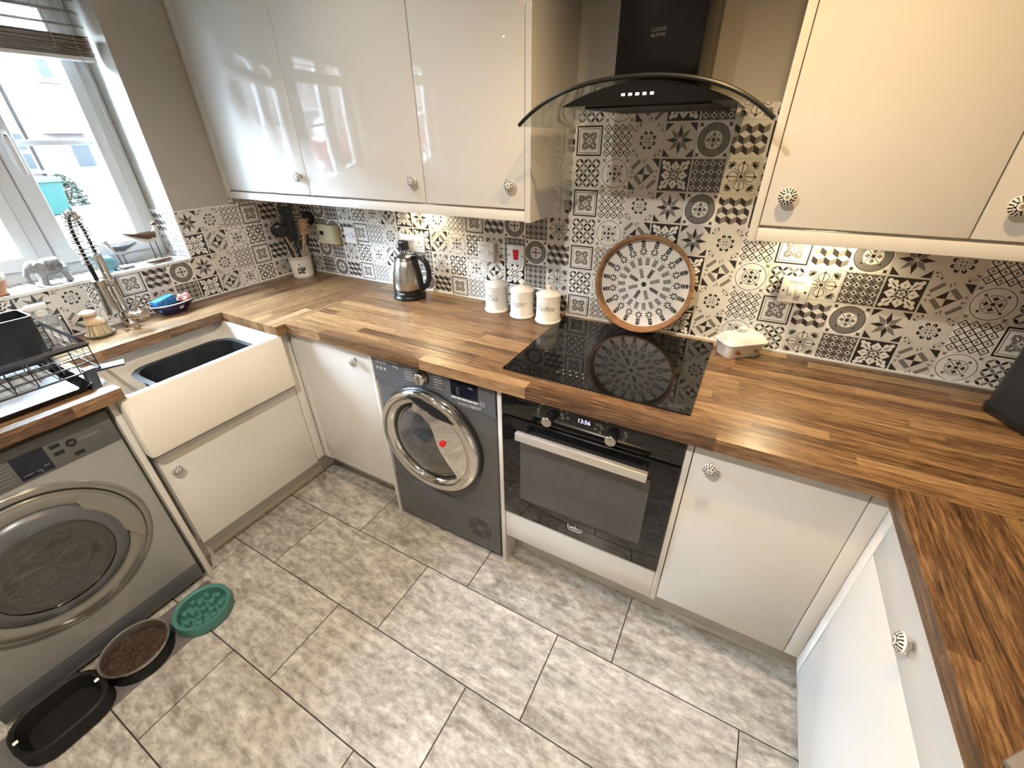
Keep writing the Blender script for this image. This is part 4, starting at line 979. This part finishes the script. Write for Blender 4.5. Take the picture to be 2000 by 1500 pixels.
part(c, 'head', G().lathe([(0, .048), (.028, .049), (.032, .054), (.030, .064), (.022, .072), (.013, .076)], 28, (bx, by, .9102), m=0), M_palewood)
part(c, 'grip', G().lathe([(.014, .070), (.013, .078), (.020, .084), (.027, .090), (.026, .099), (.016, .105), (0, .106)], 28, (bx-.003, by-.006, .9102)), M_palewood)
c = thing('soap_bottle', 'clear plastic spray bottle with a white trigger behind the dish rack', 'bottle', (.070, -1.165, .9102))
sx_, sy_ = .070, -1.165
M_clear = mat('clear_plastic', (.80, .84, .88), .15, trans=.75, ior=1.25)
part(c, 'bottle_body', G().lathe([(0, 0), (.036, 0), (.038, .004), (.038, .080), (.030, .105), (.014, .118), (.013, .126)], 30, (sx_, sy_, .9102), sx=.8, sy=1.1), M_clear)
part(c, 'bottle_label', G().box(sx_+.0300, sx_+.0315, sy_-.022, sy_+.022, .93, .985), M_print, smooth=False)
part(c, 'collar', G().lathe([(.016, .120), (.016, .138), (.010, .142)], 20, (sx_, sy_, .9102)), M_white)
part(c, 'trigger', G().rbox(sx_-.012, sx_+.012, sy_-.036, sy_+.024, 1.050, 1.075, .008, 3), M_white)
part(c, 'nozzle', G().tube([(sx_, sy_-.034, 1.064), (sx_, sy_-.048, 1.062)], .006, 10), M_white)

# ------------------------------------------------------------------ dish rack
rx0, rx1, ry0, ry1, rz0, rz1 = .185, .540, -1.640, -1.205, .950, 1.034
c = thing('dish_rack', 'black wire dish rack on its drip tray beside the sink', 'dish rack', (.37, -1.43, .9102))
part(c, 'top_rail', G().tube([(rx0, ry0, rz1), (rx1, ry0, rz1), (rx1, ry1, rz1), (rx0, ry1, rz1)], .0085, 4, closed=True), M_black)
part(c, 'bottom_rail', G().tube([(rx0, ry0, rz0), (rx1, ry0, rz0), (rx1, ry1, rz0), (rx0, ry1, rz0)], .003, 6, closed=True), M_black)
for k in range(10):
    y = ry0+(ry1-ry0)*k/9
    part(c, 'wire', G().tube([(rx0, y, rz1), (rx0, y, rz0), (rx1, y, rz0), (rx1, y, rz1)], .0016, 6), M_black)
for k in range(1, 5):
    x = rx0+(rx1-rx0)*k/5
    part(c, 'wire', G().tube([(x, ry0, rz1), (x, ry0, rz0), (x, ry1, rz0), (x, ry1, rz1)], .0016, 6), M_black)
for z in (.978, 1.006): part(c, 'wire', G().tube([(rx0, ry0, z), (rx1, ry0, z), (rx1, ry1, z), (rx0, ry1, z)], .0014, 6, closed=True), M_black)
for k in range(7):
    y = ry0+.03+.055*k; part(c, 'plate_wire', G().tube([(.38, y, rz0+.002), (.41, y, rz0+.06), (.45, y, rz0+.06), (.50, y, rz0+.002)], .0016, 6), M_black)
for x in (.205, .585):
    for y in (-1.60, -1.250): part(c, 'foot', G().loft([[(x-.016, y-.013, .9102), (x+.016, y-.013, .9102), (x+.016, y+.013, .9102), (x-.016, y+.013, .9102)], [(min(x, .53)-.02, y-.013+.02*(y > -1.4), .955), (min(x, .53)+.012, y-.013+.02*(y > -1.4), .955), (min(x, .53)+.012, y+.013+.02*(y > -1.4), .955), (min(x, .53)-.02, y+.013+.02*(y > -1.4), .955)]]), M_black, smooth=False)
part(c, 'drip_tray', G().loft([rr(.205, .590, -1.63, -1.262, .02, .9125), rr(.200, .600, -1.64, -1.250, .02, .928), rr(.204, .596, -1.636, -1.254, .02, .928), rr(.212, .585, -1.62, -1.27, .02, .917)]), M_blackgl)
part(c, 'tray_floor', G().loft([rr(.222, .575, -1.61, -1.28, .015, .9175), rr(.222, .575, -1.61, -1.28, .015, .9205)]), mat('tray_white_sheen', (.62, .68, .76), .12, coat=.5), smooth=False)  # pale tray floor; the reflected window light is put into its colour
part(c, 'spout', G().loft([[(.495, -1.235, .944), (.545, -1.235, .944), (.545, -1.235, .950), (.495, -1.235, .950)], [(.520, -1.135, .938), (.560, -1.150, .938), (.560, -1.150, .944), (.520, -1.135, .944)]]), M_black, smooth=False)
g = G().loft([rr(.228, .338, -1.43, -1.250, .012, .955), rr(.220, .346, -1.437, -1.243, .014, 1.105), rr(.224, .342, -1.433, -1.247, .012, 1.105), rr(.232, .334, -1.426, -1.254, .01, .96)])
single('cutlery_holder', 'plain black cutlery holder standing in the dish rack', 'holder', g, M_black, (.283, -1.34, .955))

# ------------------------------------------------------------------ ornaments on the window sill
SZ = WZ0+.0045
def remesh(o, v=.0022):
    md = o.modifiers.new('skin', 'REMESH'); md.mode = 'VOXEL'; md.voxel_size = v; md.use_smooth_shade = True; return o
M_stone = noise_mat('grey_stone', (40, 40, 40), [(.35, (.20, .20, .20)), (.65, (.36, .36, .36))], rough=.8, bump=.5)
ex, ey = -.075, -1.045
c = thing('elephant_figurine', 'grey stone-look elephant figurine with a patterned saddle cloth on the sill', 'figurine', (ex, ey, SZ))
g = G(); g.ball((ex, ey, SZ+.060), (.026, .046, .030), 20); g.ball((ex, ey-.042, SZ+.068), (.021, .026, .024), 18)
for dx in (-.012, .012):
    for y, f in ((-.028, -.008), (.034, .006)): g.tube([(ex+dx, ey+y, SZ+.055), (ex+dx, ey+y+f*.5, SZ+.028), (ex+dx, ey+y+f, SZ+.001)], [.014, .0105, .0115], 10)
g.tube([(ex, ey-.060, SZ+.066), (ex, ey-.072, SZ+.044), (ex, ey-.070, SZ+.022), (ex, ey-.062, SZ+.008)], [.011, .008, .0065, .005], 10)
for s in (-1, 1): g.ball((ex+s*.021, ey-.030, SZ+.066), (.005, .017, .020), 12)
g.tube([(ex, ey+.044, SZ+.066), (ex, ey+.053, SZ+.045), (ex, ey+.053, SZ+.030)], [.004, .003, .003], 8)
remesh(part(c, 'body', g, M_stone))
g = G(); g.M = Matrix.Translation((ex, ey, 0))
n = 14; g.loft([[(.0285*cos(pi*k/n)*1.02, y, SZ+.060+.0325*sin(pi*k/n)-(.012 if k in (0, n) else 0)) for k in range(n+1)]+[(.0255*cos(pi*k/n), y, SZ+.058+.0300*sin(pi*k/n)) for k in range(n, -1, -1)] for y in (-.012, .008, .032)])
part(c, 'saddle_cloth', g, noise_mat('saddle', (90, 90, 90), [(.4, (.10, .09, .09)), (.6, (.22, .20, .19))], rough=.7))
def shorebird(x, y, s, label, back, belly, flip, base, hz=.072):
    c = thing('bird_ornament', label, 'ornament', (x, y, SZ), group=None)
    d = 1 if flip else -1                                  # beak direction along y
    z = SZ+hz
    prof = [(-.078, .018, .002), (-.045, .006, .008), (-.020, .000, .015), (.005, .000, .018), (.022, .006, .014), (.030, .012, .006)]
    g = G().loft([[(x+r*s*.75*cos(a), y+d*t*s, z+h*s+r*s*sin(a)) for a in [2*pi*k/14 for k in range(14)]] for t, h, r in prof])
    g.tube([(x, y+d*.016*s, z+.006*s), (x, y+d*.027*s, z+.022*s), (x, y+d*.030*s, z+.036*s)], [.013*s, .009*s, .008*s], 12); g.ball((x, y+d*.033*s, z+.042*s), (.0085*s, .012*s, .0095*s), 14)
    part(c, 'body', g, belly)
    part(c, 'beak', G().tube([(x, y+d*.042*s, z+.043*s), (x, y+d*.055*s, z+.042*s), (x, y+d*.066*s, z+.037*s)], [.003*s, .002*s, .0006*s], 8), M_ink)
    if flip: part(c, 'cap', G().ball((x, y+d*.032*s, z+.044*s), (.0090*s, .0122*s, .0092*s), 14), back)
    g = G()
    for sd in (-1, 1): g.loft([[(x+sd*(r*s*.80)*cos(a), y+d*t*s, z+.004*s+h*s+r*s*sin(a)) for a in [-.5+1.5*k/6 for k in range(7)]]+[(x+sd*(r*s*.72)*cos(a), y+d*t*s, z+.004*s+h*s+r*s*sin(a)) for a in [1.0-1.5*k/6 for k in range(7)]] for t, h, r in ((-.078, .020, .003), (-.045, .008, .010), (-.015, .001, .0185), (.014, .003, .0175), (.024, .008, .012))])
    part(c, 'wings', g, back)
    for dy in (-.008, .012): part(c, 'leg', G().tube([(x, y+d*dy*s, z-.010), (x, y+d*dy*s+.002, SZ+.008)], .0018, 6), M_ink)
    part(c, 'plinth', base[0], base[1])
M_gull = mat('bird_grey', (.34, .34, .34), .6); M_gullb = mat('bird_pale', (.62, .62, .62), .6); M_brownb = mat('bird_brown', (.10, .055, .03), .5); M_cream2 = mat('bird_cream', (.72, .68, .62), .6); M_slate = mat('bird_slate_wing', (.11, .13, .15), .6)
shorebird(-.075, -.812, .95, 'small grey wooden wading bird ornament on the window sill', M_slate, M_gullb, False, (G().rbox(-.095, -.055, -.835, -.787, SZ, SZ+.010, .003), M_gull))
g = G().loft([[(-.05+.016*cos(a)*f, -.690+.052*t, SZ+.009+.009*sin(a)*f) for a in [2*pi*k/12 for k in range(12)]] for t, f in ((-1, .3), (-.7, .85), (0, 1), (.7, .85), (1, .3))])
shorebird(-.050, -.692, 1.15, 'taller brown-backed wooden wading bird on a driftwood base', M_brownb, M_cream2, True, (g, M_brownb), hz=.108)
M_teal = mat('teal_glass', (.30, .55, .62), .08, trans=.5, ior=1.4)
g = G().lathe([(0, 0), (.020, 0), (.028, .012), (.030, .028), (.026, .044), (.014, .056), (0, .060)], 28, (-.095, -.865, SZ), sx=.8, sy=1.25); g.loft([[(-.095+.010*f*cos(a), -.895-.022*t+.010*f*sin(a)*.5, SZ+.045+.028*t+.008*f*sin(a)) for a in [2*pi*k/12 for k in range(12)]] for t, f in ((-.4, 1.6), (0, 1.2), (.6, .9), (1, .4))])
single('glass_bird', 'pale teal glass bird ornament on the sill behind the tap', 'ornament', g, M_teal, (-.095, -.865, SZ))
M_terra = noise_mat('terracotta', (14, 14, 40), [(.35, (.38, .16, .08)), (.7, (.55, .28, .17))], rough=.8)
c = thing('plant_pot', 'terracotta-brown pot with a cream rim at the window sill end', 'pot', (-.060, -1.215, SZ))
part(c, 'pot', G().lathe([(0, 0), (.026, 0), (.029, .003), (.026, .010), (.032, .022), (.038, .045), (.040, .052)], 30, (-.06, -1.215, SZ)), M_terra)
part(c, 'rim', G().lathe([(.0405, .050), (.043, .055), (.043, .070), (.040, .072), (.036, .060), (0, .058)], 30, (-.06, -1.215, SZ)), mat('cream_wax', (.75, .66, .55), .5))

# ------------------------------------------------------------------ pet bowls
M_mat = mat('mat_grey', (.13, .12, .115), .7, bump=(150, .2))
single('feeding_mat', 'thin grey mat under the pet bowls in front of the washing machine', 'mat', G().rbox(.63, .826, -2.05, -1.268, .0003, .004, .0015), M_mat, (.72, -1.65, .0003))
bx, by = .772, -1.352
M_tealp = mat('teal_plastic', (.055, .175, .150), .4)
c = thing('slow_feeder_bowl', 'teal plastic slow-feeder dog bowl with raised pegs', 'pet bowl', (bx, by, .004))
part(c, 'bowl', G().lathe([(0, 0), (.088, 0), (.094, .004), (.096, .040), (.094, .046), (.086, .046), (.080, .042), (.076, .012), (0, .010)], 56, (bx, by, .0042)), M_tealp)
for r, n, o_ in ((.0, 1, 0), (.034, 5, .4), (.060, 8, .1)):
    for k in range(n):
        a = 2*pi*k/n+o_; part(c, 'peg', G().lathe([(.011, .010), (.0105, .030), (.008, .034), (0, .035)], 16, (bx+r*cos(a), by+r*sin(a), .0042), sx=1.15 if k % 2 else .9), M_tealp)
bx, by = .735, -1.550
c = thing('steel_pet_bowl', 'stainless steel pet bowl full of brown kibble in a black holder', 'pet bowl', (bx, by, .004))
part(c, 'holder', G().lathe([(.096, 0), (.097, .004), (.092, .046), (.090, .048)], 56, (bx, by, .0042), cap=False), M_blackm)
part(c, 'bowl', G().lathe([(0, .006), (.080, .008), (.090, .040), (.0955, .056), (.1005, .0585), (.1005, .0620), (.093, .0615), (.088, .046), (.078, .012), (0, .010)], 64, (bx, by, .0042)), M_steel)
g = G(); rk = random.Random(4)
g.lathe([(.083, .028), (.06, .034), (.03, .037), (0, .038)], 40, (bx, by, .0042))
for k in range(520):
    a = rk.uniform(0, 2*pi); r = .082*sqrt(rk.random()); s = rk.uniform(.0032, .0048)
    g.M = Matrix.Translation((bx+r*cos(a), by+r*sin(a), .0042+.038-.010*(r/.083)**2+rk.uniform(0, .003))) @ Matrix.Rotation(rk.uniform(0, 3), 4, 'Z') @ Matrix.Rotation(rk.uniform(0, 3), 4, 'X')
    g.add([(s,0,0),(-s,0,0),(0,s,0),(0,-s,0),(0,0,s*.6),(0,0,-s*.6)], [(0,2,4),(2,1,4),(1,3,4),(3,0,4),(2,0,5),(1,2,5),(3,1,5),(0,3,5)])
g.M = I4
part(c, 'kibble', g, noise_mat('kibble', (60, 60, 60), [(.3, (.026, .011, .006)), (.7, (.062, .028, .014))], rough=.8), kind='stuff')
bx, by = .745, -1.757
c = thing('black_pet_bowl', 'empty matt black pet bowl next to the steel bowl', 'pet bowl', (bx, by, .004))
part(c, 'bowl', G().loft([rr(bx-.085, bx+.085, by-.100, by+.100, .06, .0042), rr(bx-.095, bx+.095, by-.112, by+.112, .07, .010), rr(bx-.094, bx+.094, by-.111, by+.111, .07, .060), rr(bx-.088, bx+.088, by-.104, by+.104, .066, .066), rr(bx-.080, bx+.080, by-.096, by+.096, .06, .062), rr(bx-.066, bx+.066, by-.082, by+.082, .05, .016)]), M_blackm)
for x, y in ((.748, -1.662), (.742, -1.853)): part(c, 'sticker', G().rbox(x-.006, x+.006, y-.006, y+.006, .0655, .0675, .001), M_white)

# ------------------------------------------------------------------ lamps
def downlight(x, y, label, W, col, beam=140, blend=1.0):
    c = thing('ceiling_downlight', label, 'light', (x, y, ZC), group='recessed ceiling downlights')
    g = G().lathe([(.044, 0), (.044, -.004), (.032, -.006), (.030, -.001)], 32, (x, y, ZC-.0005), cap=False); part(c, 'bezel', g, M_steel)
    g = G().lathe([(.030, -.001), (0, -.001)], 28, (x, y, ZC-.001), cap=False); part(c, 'lens', g, mat('lamp_lens', (1, .95, .85), .3, emit=col, es=25))
    ld = bpy.data.lights.new('downlight_beam', 'SPOT'); ld.energy = W; ld.color = col; ld.shadow_soft_size = .028; ld.spot_size = radians(beam); ld.spot_blend = blend
    lo = bpy.data.objects.new('downlight_beam', ld); COL.objects.link(lo); lo.parent = c; lo.location = (0, 0, -.012)
downlight(1.08, -.88, 'recessed steel ceiling downlight above the floor by the dryer', 12, SOFT)
downlight(2.28, -.90, 'recessed steel ceiling downlight above the floor by the oven', 46, WARM)
downlight(1.75, -1.75, 'recessed steel ceiling downlight in the middle of the room', 70, SOFT, 155, .7)
downlight(.90, -2.70, 'added unseen ceiling downlight near the rear wall, fill for the tiles', 22, SOFT, 155, .7)  # added fill lamp out of view, brightens the back wall from behind
def puck(x, y, z, label, W):
    c = thing('cabinet_light', label, 'light', (x, y, z), group='under-cabinet puck lights')
    part(c, 'housing', G().lathe([(.032, 0), (.032, -.010), (.028, -.012)], 28, (x, y, z)), M_steel)
    part(c, 'lens', G().lathe([(.028, -.0105), (0, -.0105)], 24, (x, y, z)), mat('puck_lens', (1, .95, .85), .3, emit=(1, .82, .5), es=12))
    ld = bpy.data.lights.new('puck_beam', 'SPOT'); ld.energy = W; ld.color = (1.0, .84, .52); ld.shadow_soft_size = .025; ld.spot_size = radians(150); ld.spot_blend = .5
    lo = bpy.data.objects.new('puck_beam', ld); COL.objects.link(lo); lo.parent = c; lo.location = (0, 0, -.014)
puck(.955, -.075, 1.3655, 'round steel light under the wall cabinet above the kettle', 4.0)
puck(2.47, -.075, 1.3655, 'round steel light under the wall cabinet above the butter dish', 5.0)

# ------------------------------------------------------------------ outside: paving, brick terrace, bin, shrub, car
M_pave = noise_mat('paving', (.6, .6, .6), [(.3, (.0105, .0105, .0105)), (.7, (.0135, .0135, .0135))], rough=.9)
g = G().add([(-.32, -40, .0), (-.32, 20, .0), (-8, 20, .05), (-8, -40, .05), (-16, 20, -.33), (-16, -40, -.33), (-21.2, 20, -.35), (-21.2, -40, -.35)], [(0, 1, 2, 3), (3, 2, 4, 5), (5, 4, 6, 7)])
o = struct('ground', g, M_pave)
M_brick, t, b = nt('brick'); br = t.nodes.new('ShaderNodeTexBrick'); tc = t.nodes.new('ShaderNodeTexCoord')
br.inputs['Color1'].default_value = (.0160, .0096, .0080, 1); br.inputs['Color2'].default_value = (.0195, .0122, .0106, 1); br.inputs['Mortar'].default_value = (.0165, .0150, .0140, 1); br.inputs['Scale'].default_value = 2.0; br.inputs['Mortar Size'].default_value = .014
sx3 = t.nodes.new('ShaderNodeSeparateXYZ'); cx3 = t.nodes.new('ShaderNodeCombineXYZ')
t.links.new(tc.outputs['Object'], sx3.inputs[0]); t.links.new(sx3.outputs['Y'], cx3.inputs['X']); t.links.new(sx3.outputs['Z'], cx3.inputs['Y']); t.links.new(cx3.outputs[0], br.inputs['Vector']); t.links.new(br.outputs['Color'], b.inputs['Base Color']); b.inputs['Roughness'].default_value = .9
M_pw = mat('house_white', (.032, .033, .035), .5, spec=.1); M_pane = mat('house_pane', (.004, .0048, .0055), .2, spec=.05); M_roof = mat('roof_tile', (.003, .0026, .0024), .8, spec=.05)
XH = -21.0
c = thing('brick_terrace', 'red brick terraced house with white doors across the paving', 'house', (XH-2, -8, -.35))
part(c, 'wall', G().box(XH-5, XH, -38, 14, -.6, 6.6), M_brick, smooth=False)
part(c, 'roof', G().loft([[(XH+.3, -38.2, 6.5), (XH-5.3, -38.2, 6.5), (XH-2.5, -38.2, 9.0)], [(XH+.3, 14.2, 6.5), (XH-5.3, 14.2, 6.5), (XH-2.5, 14.2, 9.0)]]), M_roof, smooth=False)
def hwin(y, z, w, h):
    f = part(c, 'window', G().box(XH, XH+.08, y-w/2, y+w/2, z-h/2, z+h/2), M_pw, smooth=False)
    part(c, 'lintel', G().box(XH, XH+.06, y-w/2-.1, y+w/2+.1, z+h/2, z+h/2+.15), M_pw, smooth=False)
    part(c, 'window_sill', G().box(XH, XH+.14, y-w/2-.1, y+w/2+.1, z-h/2-.10, z-h/2), M_pw, smooth=False)
    for sy in (-1, 1):
        for sz in (-1, 1): part(f, 'pane', G().box(XH+.07, XH+.09, y+sy*w/4-w/4+.07, y+sy*w/4+w/4-.07, z+sz*h/4-h/4+.06, z+sz*h/4+h/4-.06), M_pane, smooth=False)
def hdoor(y, w=1.0, h=2.1):
    d = part(c, 'door', G().box(XH, XH+.07, y-w/2, y+w/2, -.35, -.35+h), M_pw, smooth=False)
    part(d, 'door_glass', G().box(XH+.06, XH+.08, y-w*.3, y+w*.3, -.35+h*.55, -.35+h*.9), M_pane, smooth=False)
    part(c, 'canopy', G().box(XH, XH+.55, y-w*.9, y+w*.9, -.35+h+.15, -.35+h+.50), M_pw, smooth=False)
for y in (6.6, 3.9, -.6, -5.2, -9.8, -14.0, -18.2, -22.6):
    hdoor(y); hwin(y-2.1, 1.35, 1.3, 1.2); hwin(y+.2, 4.2, .9, 1.3); hwin(y-2.1, 4.2, 1.1, 1.3)
for y in (5.2, 4.7, 2.6, -16.3): part(c, 'drainpipe', G().tube([(XH+.06, y, -.3), (XH+.06, y, 6.4)], .05, 8), M_roof)
BX, BY, BZ = -17.0, 3.72, -.36
c = thing('wheelie_bin', 'green wheeled rubbish bin on the paving outside the window', 'bin', (BX, BY, BZ))
M_bin = mat('bin_green', (.0006, .0078, .0067), .5, spec=.1)
def binring(w, d, z, dx=0): return [(BX+dx+sx*d/2, BY+sy*w/2, BZ+z) for sx, sy in ((-1,-1),(1,-1),(1,1),(-1,1))]
part(c, 'body', G().loft([binring(.80, .60, .06), binring(.98, .76, .95)]), M_bin, smooth=False)
part(c, 'lid', G().loft([binring(1.06, .86, .95), binring(1.04, .82, 1.03), binring(.9, .7, 1.08)]), M_bin, smooth=False)
for sy in (-.46, .46): part(c, 'wheel', G().tube([(BX+.3, BY+sy-.04, BZ+.12), (BX+.3, BY+sy+.04, BZ+.12)], .12, 16), M_black)
HX, HY = -18.0, 4.62
c = thing('shrub', 'dark green leafy shrub beside the wheeled bin', 'shrub', (HX, HY, -.36))
g = G(); rl = random.Random(2)
for k in range(1500):
    a, b_ = rl.uniform(0, 2*pi), rl.uniform(-.2, 1.5); r = rl.uniform(.40, .62); s = rl.uniform(.03, .07)
    g.M = Matrix.Translation((HX+r*cos(a)*cos(b_), HY+.75*r*sin(a)*cos(b_), -.18+1.5*r*max(0, sin(b_)))) @ Matrix.Rotation(rl.uniform(0, 6), 4, 'Z') @ Matrix.Rotation(rl.uniform(0, 3), 4, 'X')
    g.add([(-s, 0, 0), (0, -s*.5, .01), (s, 0, 0), (0, s*.5, .01)], [(0, 1, 2, 3)])
g.M = I4
part(c, 'foliage', g, mat('leaf_green', (.0018, .004, .002), .6, spec=.1), kind='stuff', smooth=False)
part(c, 'stem', G().tube([(HX, HY, -.36), (HX, HY, .2)], .03, 8), M_roof)
c = thing('car', 'red hatchback car parked on the paving outside the window', 'car', (-5.6, -5.2, .06))
M_carred = mat('car_red', (.022, .002, .003), .3, spec=.1); M_carg = mat('car_glass', (.008, .009, .010), .1, spec=.1)
cy0, gz = -5.2, .06
prof = [(2.0, .30), (2.02, .62), (1.90, .88), (1.72, .98), (1.35, 1.42), (.75, 1.50), (-.05, 1.48), (-.65, 1.30), (-1.15, .98), (-1.85, .84), (-2.03, .62), (-2.05, .32), (-1.7, .22), (1.7, .22)]
g = G(); g.M = Matrix(((0, 0, 1, -5.6), (1, 0, 0, cy0), (0, 1, 0, gz), (0, 0, 0, 1)))
def sec(hw, k): return [(y, z, hw*(1-.16*max(0, z-.9)/.6)*k) for y, z in prof]
g.loft([sec(.86, -1), sec(.80, -.4), sec(.80, .4), sec(.86, 1)]); part(c, 'body', g, M_carred, smooth=False)
def carp(ys, hw): return [(y, z, hw*(1-.16*max(0, z-.9)/.6)) for y, z in ys]
for s in (-1, 1):
    g = G(); g.M = Matrix(((0, 0, 1, -5.6), (1, 0, 0, cy0), (0, 1, 0, gz), (0, 0, 0, 1)))
    side = [(1.60, .99), (1.30, 1.36), (.75, 1.43), (.40, 1.43), (.40, .99)]; side2 = [(.34, .99), (.34, 1.43), (-.02, 1.41), (-.58, 1.25), (-.98, .99)]
    for q in (side, side2): g.loft([carp(q, s*.862), carp(q, s*.872)])
    part(c, 'side_window', g, M_carg, smooth=False)
for q in (((-.68, 1.275), (-1.13, .985), -1), ((1.37, 1.38), (1.70, 1.0), 1)):
    g = G(); (ya, za), (yb, zb), s = q; n_ = Vector((0, (za-zb), -(yb-ya)*-1)).normalized()
    ny, nz = (za-zb), abs(yb-ya); L_n = hypot(ny, nz); ny, nz = s*ny/L_n*.012, nz/L_n*.012
    P_ = [(-5.6-.62, cy0+ya+ny, gz+za+nz), (-5.6+.62, cy0+ya+ny, gz+za+nz), (-5.6+.72, cy0+yb+ny, gz+zb+nz), (-5.6-.72, cy0+yb+ny, gz+zb+nz)]
    P2 = [(x, y-ny*2, z-nz*2) for x, y, z in P_]; g.loft([P2, P_]); part(c, 'windscreen', g, M_carg, smooth=False)
for y in (1.3, -1.3):
    for s in (-1, 1):
        wh = part(c, 'wheel', G().tube([(-5.6+s*.70, cy0+y, gz+.31), (-5.6+s*.88, cy0+y, gz+.31)], .31, 24), M_black)
        part(wh, 'hubcap', G().tube([(-5.6+s*.86, cy0+y, gz+.31), (-5.6+s*.89, cy0+y, gz+.31)], .19, 20), M_steel)
for s in (-1, 1): part(c, 'headlight', G().ball((-5.6+s*.62, cy0-1.93, gz+.66), (.14, .08, .08), 12), M_pw)
